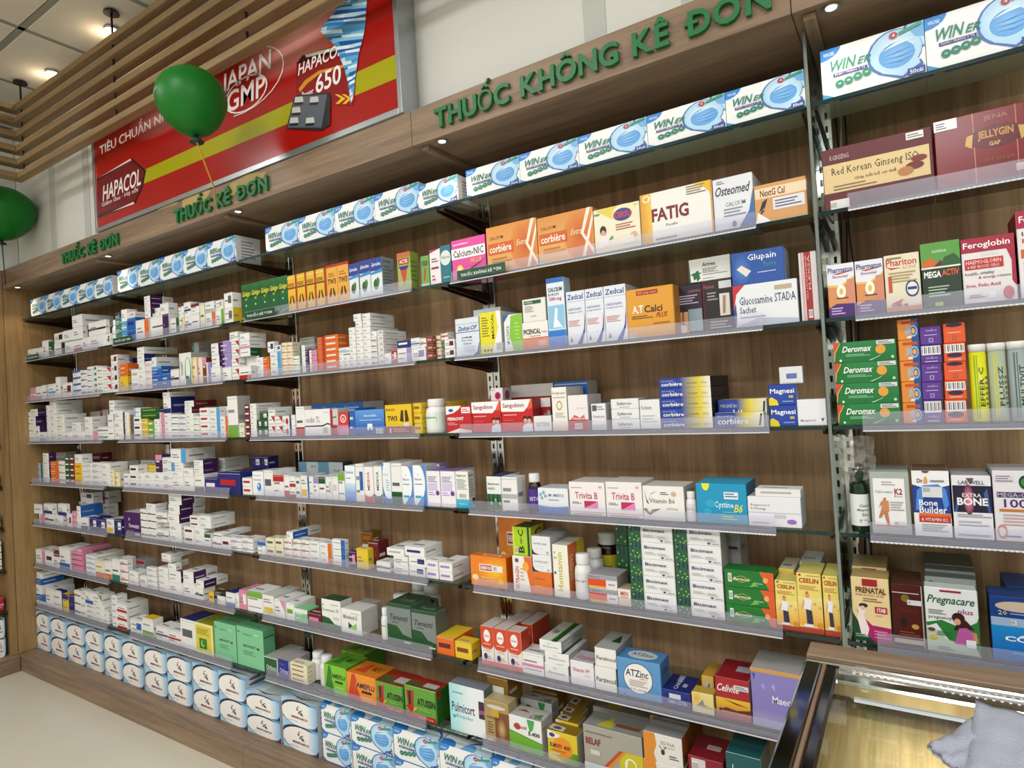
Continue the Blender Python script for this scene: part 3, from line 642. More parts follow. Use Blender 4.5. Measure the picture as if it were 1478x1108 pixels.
ST={
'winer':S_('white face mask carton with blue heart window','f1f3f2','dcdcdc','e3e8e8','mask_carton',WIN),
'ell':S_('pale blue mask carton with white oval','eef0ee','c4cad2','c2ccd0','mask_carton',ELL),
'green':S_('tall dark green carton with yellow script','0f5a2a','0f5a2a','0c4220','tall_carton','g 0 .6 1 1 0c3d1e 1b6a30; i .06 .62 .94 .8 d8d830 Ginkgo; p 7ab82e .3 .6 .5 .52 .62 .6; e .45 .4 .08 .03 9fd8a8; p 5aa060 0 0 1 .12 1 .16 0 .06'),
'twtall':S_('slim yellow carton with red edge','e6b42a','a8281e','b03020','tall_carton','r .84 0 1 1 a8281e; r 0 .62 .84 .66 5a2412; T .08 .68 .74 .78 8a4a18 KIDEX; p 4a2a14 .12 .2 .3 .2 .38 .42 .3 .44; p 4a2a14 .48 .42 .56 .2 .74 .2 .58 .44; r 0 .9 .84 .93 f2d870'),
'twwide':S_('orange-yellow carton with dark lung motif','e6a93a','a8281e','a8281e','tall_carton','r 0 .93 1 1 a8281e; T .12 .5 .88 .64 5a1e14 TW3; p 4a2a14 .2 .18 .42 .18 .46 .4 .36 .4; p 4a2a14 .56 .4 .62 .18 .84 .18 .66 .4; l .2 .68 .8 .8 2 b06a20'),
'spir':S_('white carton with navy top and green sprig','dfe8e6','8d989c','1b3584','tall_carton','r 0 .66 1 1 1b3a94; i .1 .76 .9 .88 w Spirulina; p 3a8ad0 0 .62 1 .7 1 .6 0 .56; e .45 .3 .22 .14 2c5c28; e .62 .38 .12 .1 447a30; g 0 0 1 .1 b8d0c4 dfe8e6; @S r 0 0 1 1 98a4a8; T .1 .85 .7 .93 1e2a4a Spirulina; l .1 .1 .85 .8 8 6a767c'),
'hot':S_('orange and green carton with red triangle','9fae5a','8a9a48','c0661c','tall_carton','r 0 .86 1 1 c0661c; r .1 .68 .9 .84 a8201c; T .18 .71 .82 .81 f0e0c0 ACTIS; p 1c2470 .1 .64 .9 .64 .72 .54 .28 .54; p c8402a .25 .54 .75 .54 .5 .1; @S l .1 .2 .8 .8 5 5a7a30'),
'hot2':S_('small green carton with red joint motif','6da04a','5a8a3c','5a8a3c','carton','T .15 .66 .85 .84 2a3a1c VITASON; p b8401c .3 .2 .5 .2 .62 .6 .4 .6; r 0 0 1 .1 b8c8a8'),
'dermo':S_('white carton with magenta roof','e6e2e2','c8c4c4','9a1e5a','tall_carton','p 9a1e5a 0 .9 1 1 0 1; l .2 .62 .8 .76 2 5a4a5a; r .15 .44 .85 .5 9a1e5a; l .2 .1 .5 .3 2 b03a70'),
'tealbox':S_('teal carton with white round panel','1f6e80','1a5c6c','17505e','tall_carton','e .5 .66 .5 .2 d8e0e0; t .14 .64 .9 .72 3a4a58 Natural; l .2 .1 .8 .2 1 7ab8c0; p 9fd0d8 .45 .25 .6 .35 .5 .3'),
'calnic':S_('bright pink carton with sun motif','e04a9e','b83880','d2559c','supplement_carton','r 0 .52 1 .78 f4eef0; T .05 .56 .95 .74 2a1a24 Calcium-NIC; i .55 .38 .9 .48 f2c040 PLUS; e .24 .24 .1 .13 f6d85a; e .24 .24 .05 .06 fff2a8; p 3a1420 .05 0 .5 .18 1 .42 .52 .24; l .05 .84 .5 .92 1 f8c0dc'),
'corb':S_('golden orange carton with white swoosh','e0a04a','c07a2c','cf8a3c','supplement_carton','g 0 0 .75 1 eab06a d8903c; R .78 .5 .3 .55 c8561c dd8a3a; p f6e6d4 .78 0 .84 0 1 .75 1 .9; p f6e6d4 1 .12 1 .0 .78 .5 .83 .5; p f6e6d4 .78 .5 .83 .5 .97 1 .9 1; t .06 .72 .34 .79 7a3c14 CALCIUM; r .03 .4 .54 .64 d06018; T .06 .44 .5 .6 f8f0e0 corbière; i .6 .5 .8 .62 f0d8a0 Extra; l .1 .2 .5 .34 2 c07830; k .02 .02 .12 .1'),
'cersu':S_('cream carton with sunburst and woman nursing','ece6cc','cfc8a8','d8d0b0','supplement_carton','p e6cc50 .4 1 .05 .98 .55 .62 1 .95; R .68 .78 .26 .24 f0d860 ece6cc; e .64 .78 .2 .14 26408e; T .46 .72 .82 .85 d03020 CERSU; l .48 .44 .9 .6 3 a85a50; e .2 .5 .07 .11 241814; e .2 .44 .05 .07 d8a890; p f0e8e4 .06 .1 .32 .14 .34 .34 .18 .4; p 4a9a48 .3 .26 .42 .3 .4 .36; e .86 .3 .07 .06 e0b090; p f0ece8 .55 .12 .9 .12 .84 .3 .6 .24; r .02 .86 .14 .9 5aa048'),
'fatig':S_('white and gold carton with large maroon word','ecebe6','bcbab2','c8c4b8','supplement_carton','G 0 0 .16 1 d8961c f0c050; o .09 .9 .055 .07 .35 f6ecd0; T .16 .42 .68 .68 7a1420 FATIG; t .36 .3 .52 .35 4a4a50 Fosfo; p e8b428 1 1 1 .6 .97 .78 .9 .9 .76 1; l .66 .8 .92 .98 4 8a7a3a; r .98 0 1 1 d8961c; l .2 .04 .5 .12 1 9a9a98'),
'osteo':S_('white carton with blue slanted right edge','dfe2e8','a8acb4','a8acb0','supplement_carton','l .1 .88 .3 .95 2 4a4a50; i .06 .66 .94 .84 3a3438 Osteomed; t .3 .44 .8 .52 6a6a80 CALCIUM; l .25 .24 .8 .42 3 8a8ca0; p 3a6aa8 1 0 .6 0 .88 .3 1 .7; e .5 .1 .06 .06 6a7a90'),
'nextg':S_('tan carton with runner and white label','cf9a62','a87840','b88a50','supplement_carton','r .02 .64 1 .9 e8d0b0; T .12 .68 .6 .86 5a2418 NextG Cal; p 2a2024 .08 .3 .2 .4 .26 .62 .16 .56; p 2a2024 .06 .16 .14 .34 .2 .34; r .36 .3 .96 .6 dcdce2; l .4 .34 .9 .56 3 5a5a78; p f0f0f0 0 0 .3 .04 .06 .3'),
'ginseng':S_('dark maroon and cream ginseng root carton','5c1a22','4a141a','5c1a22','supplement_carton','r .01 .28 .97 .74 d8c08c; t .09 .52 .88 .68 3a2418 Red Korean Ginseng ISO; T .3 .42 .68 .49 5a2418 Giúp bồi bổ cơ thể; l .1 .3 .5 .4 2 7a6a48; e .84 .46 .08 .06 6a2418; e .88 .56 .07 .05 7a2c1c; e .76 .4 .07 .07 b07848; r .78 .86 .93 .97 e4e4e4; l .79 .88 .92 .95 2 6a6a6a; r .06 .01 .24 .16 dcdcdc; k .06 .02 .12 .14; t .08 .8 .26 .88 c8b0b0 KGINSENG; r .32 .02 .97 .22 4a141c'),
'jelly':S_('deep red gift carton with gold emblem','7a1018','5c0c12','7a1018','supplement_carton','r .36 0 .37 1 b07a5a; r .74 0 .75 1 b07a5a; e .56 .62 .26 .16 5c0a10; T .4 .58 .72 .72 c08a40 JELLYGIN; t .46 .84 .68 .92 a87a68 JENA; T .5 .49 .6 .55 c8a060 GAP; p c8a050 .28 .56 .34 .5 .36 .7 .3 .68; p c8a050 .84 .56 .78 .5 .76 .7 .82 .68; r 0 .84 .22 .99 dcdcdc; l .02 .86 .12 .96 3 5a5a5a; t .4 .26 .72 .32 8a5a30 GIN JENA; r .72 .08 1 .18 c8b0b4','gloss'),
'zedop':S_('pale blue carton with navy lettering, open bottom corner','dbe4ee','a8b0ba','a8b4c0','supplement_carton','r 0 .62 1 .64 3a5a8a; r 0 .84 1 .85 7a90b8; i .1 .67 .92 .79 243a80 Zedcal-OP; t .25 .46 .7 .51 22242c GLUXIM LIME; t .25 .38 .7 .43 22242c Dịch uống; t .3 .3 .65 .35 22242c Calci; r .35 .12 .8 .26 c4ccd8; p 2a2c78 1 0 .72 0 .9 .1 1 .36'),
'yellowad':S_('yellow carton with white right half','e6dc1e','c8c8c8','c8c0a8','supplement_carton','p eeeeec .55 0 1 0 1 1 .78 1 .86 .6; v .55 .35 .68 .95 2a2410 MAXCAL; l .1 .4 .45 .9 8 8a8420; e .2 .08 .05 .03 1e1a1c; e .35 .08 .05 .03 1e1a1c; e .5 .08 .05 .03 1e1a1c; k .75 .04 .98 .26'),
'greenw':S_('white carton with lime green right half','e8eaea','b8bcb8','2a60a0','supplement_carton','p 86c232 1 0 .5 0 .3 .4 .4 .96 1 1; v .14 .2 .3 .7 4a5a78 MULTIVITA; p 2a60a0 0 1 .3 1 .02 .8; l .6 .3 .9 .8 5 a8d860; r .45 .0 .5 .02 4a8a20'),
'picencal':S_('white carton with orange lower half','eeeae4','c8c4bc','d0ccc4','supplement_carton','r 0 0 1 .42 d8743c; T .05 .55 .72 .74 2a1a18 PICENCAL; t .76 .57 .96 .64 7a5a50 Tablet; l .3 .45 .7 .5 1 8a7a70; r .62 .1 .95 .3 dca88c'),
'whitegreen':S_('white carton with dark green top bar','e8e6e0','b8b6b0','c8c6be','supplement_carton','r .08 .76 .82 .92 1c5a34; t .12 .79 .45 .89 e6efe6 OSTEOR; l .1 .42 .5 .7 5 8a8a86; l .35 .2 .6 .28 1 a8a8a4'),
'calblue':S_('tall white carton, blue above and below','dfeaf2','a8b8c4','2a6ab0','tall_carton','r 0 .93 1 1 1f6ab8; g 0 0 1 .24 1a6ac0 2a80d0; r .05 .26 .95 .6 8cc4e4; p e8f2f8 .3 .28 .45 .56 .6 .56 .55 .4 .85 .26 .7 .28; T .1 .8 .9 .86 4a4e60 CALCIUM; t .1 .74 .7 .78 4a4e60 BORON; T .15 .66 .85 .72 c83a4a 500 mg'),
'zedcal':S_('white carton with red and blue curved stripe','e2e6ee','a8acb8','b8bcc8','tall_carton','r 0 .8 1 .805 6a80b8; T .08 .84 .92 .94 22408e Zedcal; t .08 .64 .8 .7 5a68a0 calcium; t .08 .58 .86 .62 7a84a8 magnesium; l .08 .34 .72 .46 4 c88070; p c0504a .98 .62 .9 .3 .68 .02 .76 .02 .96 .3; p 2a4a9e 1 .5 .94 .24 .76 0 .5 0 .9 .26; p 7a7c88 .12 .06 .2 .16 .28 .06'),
'atcalci':S_('gold carton with red tag and white word','dd9c2e','a8701c','c8842a','supplement_carton','r .22 .86 .68 .95 a8381c; t .26 .88 .64 .93 f0c8a0 Bổ sung canxi; r .98 0 1 1 b87820; T .12 .5 .36 .66 f0e8e0 A.T; T .38 .5 .76 .64 2a1a14 Calci; i .62 .38 .86 .48 a8201c PLUS; l .1 .38 .55 .46 2 7a4a18; l .55 .24 .9 .3 1 a86a20; k .02 .01 .2 .1'),
'blackpur':S_('dark purple carton with joint picture','241228','1a0c1e','1a0c1e','supplement_carton','l .06 .6 .85 .8 4 b8a8c0; t .5 .82 .95 .88 b06a70 JOINTEC; r .04 .04 .46 .46 d0a070; r .48 .06 .96 .5 8a9ea8; e .24 .12 .16 .08 e8e4e0; p 8a4a30 .24 .2 .3 .2 .32 .46 .26 .46'),
'blackkn':S_('black carton with knee picture','221a1e','181014','181014','supplement_carton','r .56 .82 .98 .96 dcdcdc; t .05 .84 .4 .92 b85a58 Flexmax; l .15 .6 .5 .78 3 a89a98; r .56 .3 .9 .72 e6e2dc; p b08a68 .64 .34 .74 .34 .78 .68 .68 .68; l .2 .06 .9 .22 3 a8a0a4; r 0 0 .03 1 7a2024'),
'artrex':S_('white carton with green running figures','e8e8e4','a8a8a4','a8a8a2','supplement_carton','p 1c5a34 0 0 .05 0 .02 1 0 1; p 1c6a3c .12 .1 .2 .14 .18 .42 .1 .4; p 1c6a3c .2 .02 .28 .14 .24 .5 .18 .46; p 1c6a3c .06 .3 .3 .34 .3 .4 .06 .36; T .34 .64 .66 .8 2a2a2c Artrex; l .34 .34 .72 .58 4 8a8a88; l .34 .26 .92 .3 1 3a3a3a; l .34 .1 .6 .14 1 7a7a7a'),
'glupain':S_('royal blue carton with white serif word','2450a0','9ca4b4','2a56a8','supplement_carton','R .2 .45 .18 .5 4a80c8 2450a0; t .32 .66 .86 .9 f0f4f8 Glupain; t .62 .48 .86 .62 3a9a78 Forte; p e0d8d0 .1 .5 .2 .6 .38 .4 .28 .24; l .5 .3 .84 .36 1 b8c8e8'),
'glucos':S_('long white carton with red corner curve','e4e6ea','b4b6bc','b8bac0','supplement_carton','p c02c3c 0 .4 0 1 .2 1 .06 .8; p 3a4a90 0 0 0 .4 .04 .6 .05 .3 .03 0; t .1 .52 .97 .72 2a3468 Glucosamine STADA; t .1 .32 .36 .48 2a3468 Sachet; l .1 .2 .5 .26 1 8a90a8; r .66 .8 .92 .9 b8a890; p b8c0d0 0 0 1 0 1 .1 .4 .2'),
'redbook':S_('white and red striped upright carton','dcd4d4','c8c4c4','c8c0c0','tall_carton','r .3 0 .68 1 a02428; r .14 0 .17 1 b85a58; r .22 0 .24 1 b85a58; v .36 .3 .44 .95 e0b0a8 GLUCOSAMINE; v .5 .45 .62 .95 e0b0a8 FLEXSA; k .4 .04 .64 .16'),
'pharmaton':S_('orange and violet carton with white swoosh top','d8925a','a86a48','b84a30','tall_carton','p e6e6ee 0 1 1 1 1 .76 .5 .6 0 .62; p e8c060 0 .62 .5 .6 1 .76 1 .72 .5 .56 0 .58; p c03c34 .2 .82 1 .86 .9 .84 .4 .8; r .72 0 1 .7 d08a70; p 4a2470 0 0 1 0 1 .24 .3 .26 0 .18; T .05 .84 .95 .94 243c86 Pharmaton; t .22 .74 .76 .79 6a3c78 Essential; e .5 .48 .17 .13 f4f0e4; e .5 .48 .07 .06 d8c040; l .1 .05 .6 .2 3 c8b0d8; l .3 .34 .75 .38 1 5a3a4a'),
'phariton':S_('cream carton with red word and navy seal','e4dcc0','c0b48c','cfc4a0','tall_carton','T .06 .8 .92 .92 c0302a Phariton; t .52 .73 .9 .78 b89a60 ACTIVE; l .08 .9 .5 .97 1 8a7a58; p c0302a .04 .8 .2 .74 .5 .76 .2 .77; e .76 .38 .19 .15 26408e; e .76 .38 .15 .115 e8e4d8; r .63 .36 .89 .41 26408e; l .12 .5 .9 .7 4 b09870; r .1 .34 .2 .62 c84a38; p c0302a .15 .14 .5 .22 .4 .12; r 0 0 1 .08 d88a60; t .15 .08 .6 .13 7a5a40 PREMIUM'),
'mega':S_('carton, vegetable picture above, dark green below','24382a','1c2c20','4a8a38','tall_carton','r 0 .62 1 1 5a9a44; t .3 .84 .66 .89 d8ecc8 nutrition; p c86a28 0 .62 .05 .72 .25 .78 .45 .66 .5 .62; p 6a1c2c .3 .62 .5 .72 .62 .66 .66 .62; p 2a5a28 .5 .62 .6 .76 .85 .8 1 .7 1 .62; r 0 .6 1 .625 e8e8e0; T .06 .46 .5 .56 f0f0ec MEGA; T .52 .47 .95 .57 d0642c ACTIV; l .15 .16 .7 .34 4 a8bca8; r .3 .02 .5 .08 8ac850'),
'fero':S_('crimson and white blood-health carton','e4dede','a01c38','a01c38','tall_carton','r 0 .78 1 1 a31c3c; p a31c3c .84 .8 1 .8 1 .2 .92 .3 .93 .6; T .04 .82 .92 .94 f2ecee Feroglobin; r .38 .72 .7 .78 d8d8d8; r .05 .52 .78 .68 b82c34; t .08 .6 .74 .66 f4dcd4 HAEMOGLOBIN; t .1 .54 .7 .58 f4dcd4 & RED BLOOD CELLS; t .05 .42 .6 .48 3a3238 health, vitality; t .3 .36 .9 .41 3a3238 & energy release; T .06 .24 .7 .3 c03440 Iron, Folic Acid; r .46 .06 .6 .16 f0f0f0; e .84 .12 .1 .1 c03a44; l .1 .08 .4 .14 2 9a9498'),
'fero2':S_('taller crimson-topped liquid tonic carton','e4dede','7a1828','a01c38','tall_carton','r 0 .8 1 1 a31c3c; T .06 .84 .95 .94 f2ecee Feroglobin; t .1 .7 .7 .76 3a3238 Liquid; T .1 .63 .8 .68 b82c34 Plus Iron; r .06 .46 .7 .56 d05a30; l .1 .3 .7 .42 3 7a5a60; p c08a6a .3 .02 .7 .02 .6 .26 .4 .26; e .5 .2 .2 .08 5a2c20'),
'deromax':S_('long green effervescent carton with orange disc','0f7030','0c5a26','2a8a48','flat_carton','g 0 0 1 1 0c6a2c 1c8040; p d84a28 0 .3 0 1 .16 1 .05 .7; R .14 .5 .1 .55 0f7030 0f7030; p e0a850 0 .1 .015 .1 .03 .5 .12 .96 .1 .96 .01 .5; i .14 .5 .62 .8 f2f6f0 Deromax; l .2 .28 .6 .42 2 8ac8a0; e .76 .55 .08 .22 e0a038; p b8e0c0 .56 .06 .7 .2 .78 .34 .72 .2 .6 .05; r .7 .78 .98 .97 dcdcdc; l .72 .8 .95 .95 2 5a5a5a; e .94 .16 .025 .07 a8e0b0; e .11 .12 .02 .06 e0f0e0'),
'atbox':S_('half orange, half blue small carton','dd8a34','24508e','b86c28','carton','r .66 0 1 1 24508e; r .2 .76 .9 .9 c04a20; p b0a8a0 .34 .2 .56 .3 .56 .7 .36 .6; o .76 .42 .2 .28 .3 8ab4dc; e .76 .42 .09 .14 e8a850; p e8e0d8 .4 .08 .62 .06 .7 .16 .5 .2'),
'purp':S_('purple small carton with code label','5c3490','3c2068','4a2a78','carton','t .3 .72 .8 .84 c8b8e0 medibon; l .2 .5 .8 .56 1 e0d8ec; r .4 .12 .62 .36 a08cc4; r .46 .18 .56 .3 5c3490'),
'oran':S_('orange-red small carton with code label','e0582a','b84420','d04c22','carton','e .5 .9 .38 .1 241a48; l .2 .5 .8 .56 1 f4d8c8; r .4 .14 .6 .38 9a5a48; r .45 .19 .55 .32 e0582a'),
'orank':S_('orange-red small carton with barcode band','e0582a','b84420','d04c22','carton','k .06 .5 .96 .94; e .5 .36 .36 .12 1e2048; l .2 .1 .8 .18 1 f4d8c8'),
'purpk':S_('purple small carton with barcode band','5c3490','3c2068','4a2a78','carton','k .06 .46 .96 .94; t .25 .24 .8 .36 c8b8e0 medibon; l .2 .06 .8 .14 1 e0d8ec'),
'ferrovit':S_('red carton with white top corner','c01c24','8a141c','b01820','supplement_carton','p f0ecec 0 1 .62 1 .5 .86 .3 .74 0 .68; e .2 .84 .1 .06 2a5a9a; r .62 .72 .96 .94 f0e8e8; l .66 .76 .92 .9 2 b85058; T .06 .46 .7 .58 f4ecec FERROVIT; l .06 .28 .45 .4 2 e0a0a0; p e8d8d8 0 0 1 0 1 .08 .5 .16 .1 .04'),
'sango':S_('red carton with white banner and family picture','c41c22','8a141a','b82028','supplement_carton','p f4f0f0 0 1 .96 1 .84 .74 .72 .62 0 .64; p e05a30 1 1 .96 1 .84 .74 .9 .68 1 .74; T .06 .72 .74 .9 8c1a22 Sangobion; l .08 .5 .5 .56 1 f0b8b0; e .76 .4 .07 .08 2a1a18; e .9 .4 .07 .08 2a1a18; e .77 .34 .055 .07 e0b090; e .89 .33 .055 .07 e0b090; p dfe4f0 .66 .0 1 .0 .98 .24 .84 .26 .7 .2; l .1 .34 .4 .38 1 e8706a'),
'sangob':S_('dark red supplement carton turned sideways','9a1820','7a1018','c8c4c0','supplement_carton','r 0 .72 1 1 d8d4ce; t .3 .46 .6 .54 e8c8c4 For; t .3 .36 .6 .44 e8c8c4 Haemoglobin; r .62 .3 .95 .6 a09c98'),
'pinkdot':S_('white carton with magenta dot','e8e4e4','b0a8b0','c8c4c8','carton','e .6 .4 .24 .3 c02860; e .6 .4 .14 .18 8a1840; l .1 .8 .4 .9 1 8a8484; @S e .5 .45 .25 .35 7a2440'),
'fertz':S_('tall white carton with gold ring','eeeae2','c0bcb4','d8d0c4','tall_carton','t .06 .82 .92 .9 4a4440 Fertypeaun; l .1 .74 .9 .79 1 b8a888; o .5 .58 .2 .11 .35 c8a868; l .2 .3 .85 .42 3 b0a498; g 0 0 1 .2 e8c8a8 eeeae2'),
'vired':S_('white carton with red floral lower band','ece6e6','b8b4b4','d0cccc','supplement_carton','r 0 0 1 .3 b01c24; p d05a40 .1 .3 .3 .44 .6 .36 .8 .44 .85 .3; t .2 .3 .8 .38 f4ecec VitaRed; k .3 .04 .7 .2; l .4 .6 .9 .66 1 d8d0d0'),
'whtlow':S_('low white carton with grey word','e8e8e6','b8b8b6','d8d8d6','flat_carton','T .1 .3 .9 .6 a8a8a6 TARDYFERON'),
'ferb':S_('small white carton with code square','e8e8ea','b8b8ba','a8a8ac','carton','r .08 .72 .4 .94 5a5a5e; l .45 .74 .9 .92 2 8a8a90; t .14 .46 .9 .56 a84a60 Fumibone; r 0 0 1 .2 d0ccd8'),
'saf':S_('flat white carton with small grey word','e8e8e8','b8b8b8','d0d0d0','flat_carton','T .22 .38 .74 .7 5a5a62 Saferon; l .3 .12 .68 .26 1 a0a0a4'),
'ferbw':S_('white carton with faint grey lettering','e6e8e6','b8b8b8','d0d0d0','carton','t .08 .66 .6 .8 5a6a60 Ferlatum; l .1 .2 .85 .5 3 c0c4c0'),
'magcorb':S_('long navy carton fading to yellow','22409a','1c1e28','14181c','flat_carton','G .42 0 .8 1 22409a e0cc30; G .8 0 1 1 e0cc30 e8e8e0; T .05 .2 .46 .56 f4f4f2 corbière; t .05 .64 .3 .78 c0c8e0 MAGNÉ B6; l .55 .3 .75 .5 1 8a8a2a; l .82 .3 .95 .5 2 a8a8a4'),
'magcorbw':S_('long navy and yellow carton lying alone','22409a','e0e0dc','d8d078','flat_carton','G .4 0 .66 1 22409a e0cc30; G .66 0 1 1 e0cc30 eeeee6; T .06 .2 .7 .62 f4f4f2 corbière; t .06 .7 .4 .86 c0c8e0 MAGNÉ B6; p 3a3a3a .9 .1 .94 .1 .98 .9 .94 .9'),
'magnesi':S_('royal blue carton with yellow drop','1c40a0','a8b0c0','1c2c60','carton','T .06 .5 .95 .8 f4f4f6 Magnesi; r .74 .34 .9 .46 c8b048; p e6d030 0 0 .36 0 .3 .24 .1 .4 0 .32; l .5 .12 .9 .24 1 8aa0d8'),
'smallw':S_('small white carton with blue lettering','dcdce0','a8a8b0','b8b8bc','carton','r .3 .3 .75 .6 5a70a8; l .1 .05 .9 .1 1 a8a8b0'),
'mangvi':S_('plain white carton with small purple crest','e6e6ea','c0c0c4','c8c8cc','supplement_carton','t .1 .14 .62 .24 5a5a64 Mangvimed; p 3c1c70 .8 .3 .86 .14 .93 .3 .86 .26'),
'aloe':S_('tall white carton with green oval','e4e8e0','a8aca8','2a7a68','tall_carton','e .72 .42 .26 .44 1f6a4a; e .72 .48 .2 .36 e0ece0; p 1f6a4a .5 0 1 0 .96 .2 .6 .22; v .12 .3 .3 .75 5a5a5a VAGISEPT; e .68 .2 .12 .08 1f6a4a'),
'ento':S_('wide white carton with navy stripe','eceae8','b4b2b0','c8c4c0','supplement_carton','t .06 .5 .62 .72 6a7490 endix TL; p 1c1c40 0 .34 .7 .34 .9 .42 1 .38 1 .44 .9 .47 .7 .39 0 .38; t .75 .84 .95 .9 8a8a8a 10 gói; r .72 .1 .9 .3 b8b4b4'),
'redsw':S_('small red carton with white swirl','cc3a34','9a2824','c0b8b4','carton','o .5 .5 .3 .32 .3 f0d8d0; e .5 .46 .12 .14 e8b0a0'),
'bluetop':S_('blue and white carton standing behind','1f62aa','c8ccd0','2a70b8','supplement_carton','T .15 .74 .8 .9 b8d4ee Listonin; p e4e8ec 0 0 1 0 1 .75 .9 .6 0 .56; l .1 .2 .8 .4 3 a8b8c8'),
'bluetooth':S_('sky blue carton with tooth emblem','3a78c4','24508e','5a90d0','supplement_carton','g 0 0 1 1 1c4aa0 5a9ae0; t .3 .72 .75 .82 e0ecf8 dentfix; l .15 .56 .9 .62 1 b0ccec; p f0f4f8 .4 .2 .46 .18 .5 .3 .54 .18 .6 .2 .58 .44 .42 .44; k .7 .04 .95 .24'),
'tw3':S_('yellow carton with brown lung picture','e6c020','b08c18','c8a020','supplement_carton','r 0 0 1 .26 8a2a20; T .1 .44 .46 .62 3a1c14 TW3; p 4a2c14 .56 .44 .7 .4 .7 .8 .62 .8; p 4a2c14 .76 .8 .76 .4 .9 .44 .84 .8; r .7 .26 .9 .38 dcdcd4; r .16 .04 .22 .2 e8d8c0; l .3 .06 .9 .2 2 c89a88; t .06 .78 .4 .88 8a4a18 HO'),
'dropl':S_('white tube carton with blue droplet','ecf0f2','b8c0c4','d0d4d8','tall_carton','t .1 .8 .8 .87 7a88a0 Acular; e .6 .36 .2 .18 3a8ad0; e .54 .42 .08 .08 b8e0f4; l .1 .62 .8 .68 1 a05a78'),
'mesr':S_('white upright carton with red vertical word','efeae8','c0bcba','e0d8c8','tall_carton','r 0 0 1 .24 c05058; e .5 .26 .48 .1 efeae8; v .34 .34 .62 .86 a83a40 MESECA'),
'mesg':S_('white upright carton with dark vertical word','ebebea','c0bcba','d8d4c8','tall_carton','r 0 0 1 .24 5a6468; e .5 .28 .48 .1 ebebea; v .34 .34 .62 .86 3a4448 MESECA'),
'bgrad':S_('white upright carton fading to blue base','eaf0f4','c0c4c8','d8dce0','tall_carton','g 0 0 1 .5 2a78cc c8e0f0; t .1 .78 .9 .86 2a6aa8 Nasmist; l .15 .62 .6 .68 1 7aa878'),
'bcurve':S_('white upright carton with blue crescent','e6eef4','c0c4c8','d0d4d8','tall_carton','e .0 .5 .9 .5 1f84cc; e .7 .6 .75 .5 e6eef4; r 0 0 1 .12 2a6ab4; t .1 .68 .7 .74 7a98b8 Otri; l .4 .3 .9 .6 5 b0c0d0'),
'bcurve2':S_('white upright carton with blue right corners','eef2f4','c0c4c8','c8c0c0','tall_carton','r .5 0 1 1 4a86d4; e .2 .56 .72 .52 f0f4f6; p 4a86d4 .2 0 1 0 1 .3 .6 .2; r .1 .18 .6 .24 3aa8b8; t .1 .62 .66 .69 2a4a90 Hadocort; l .1 .5 .7 .56 1 8a98a8; p d8a070 .34 .78 .42 .74 .42 .8'),
'lil':S_('white upright carton with lilac text block','eceaf0','c0bcc8','8a6aa8','tall_carton','r .1 .44 .8 .66 d0c4e4; l .1 .68 .8 .86 4 7a7488; e .8 .38 .14 .07 6a3a9a; l .1 .3 .6 .42 2 b090c8; r 0 0 1 .1 d8d0e0'),
'cyb':S_('cream upright carton with turquoise base','ecebe2','c8c6b8','d4d0c0','tall_carton','g 0 0 1 .24 1fa0c4 4ab8d0; T .1 .84 .85 .92 2a2a2e Hypiron; l .1 .5 .9 .8 8 8a8c88; k .25 .26 .8 .4; t .25 .08 .8 .14 e8f4f8 Hypiron; @S r 0 0 1 .2 2aa0c0; T .1 .84 .85 .92 2a2a2e Hypiron; l .1 .3 .9 .8 9 8a8c88; r .5 .1 .95 .26 3a2c34'),
'stripes':S_('long pale blue and white striped carton','6a98b8','34464c','4a5a62','flat_carton','r .2 0 .46 1 c4d0d4; r .7 0 1 1 c4ccd0; t .3 .5 .42 .7 5a6a74 EPA; t .8 .2 .94 .4 3a2c28 Sun'),
'hair':S_('white carton with green capsule base','e6ece8','d8dcde','2c2c5c','carton','T .1 .72 .9 .82 2a2a2e Bipharmetra; t .1 .6 .6 .68 2a2a2e HARD; r 0 0 1 .48 2a6a34; r .1 .1 .2 .46 14284a; r .4 .1 .5 .46 14284a; r .7 .1 .8 .46 14284a; e .3 .2 .06 .05 9ad860; e .6 .3 .06 .05 9ad860; e .9 .2 .06 .05 9ad860'),
'magb':S_('white carton with blue curved base','e6eaee','c0c4c8','d0d4d8','supplement_carton','g 0 0 1 .3 2460ac 3a78c0; e .5 .46 .7 .2 e6eaee; t .36 .66 .88 .78 6a8098 MUMBFIX; e .1 .74 .05 .07 8ab0c4; e .2 .82 .05 .07 8ab0c4; e .14 .6 .05 .07 8ab0c4; e .26 .68 .05 .07 8ab0c4; l .36 .5 .7 .58 1 8a90a0'),
'trivita':S_('white carton, red lettering and pink panel','efe9e8','c4bcb8','d8d0c8','supplement_carton','l .06 .8 .36 .86 1 b0a098; T .17 .5 .8 .7 c04a60 Trivita B; p b82c58 .42 .22 .8 .22 .8 .44 .42 .44; p e884b8 .42 .22 .8 .22 .8 .44; r 0 .1 1 .12 d8a8a8; l .1 .02 .9 .08 1 b8a8a8; e .88 .86 .05 .03 e0a0a0; l .08 .34 .34 .42 2 7a7a8a'),
'vitb6':S_('white carton with brown feather flourish','ecebe6','bcb8b0','d8d4c8','supplement_carton','p 3a2c24 .04 .9 .1 .5 .16 .46 .1 .6; p 6a5444 .12 .5 .2 .74 .36 .86 .22 .78; p 8a6a50 0 .3 .16 .12 .24 .2 .44 .34 .22 .3 .16 .2 .08 .34; t .16 .5 .78 .64 7a6450 Vitamin B6; t .58 .3 .84 .38 a08c78 250mg; l .44 .74 .64 .84 2 5a5a64; e .76 .78 .06 .07 c8b48c; r 0 0 1 .1 dcdad8'),
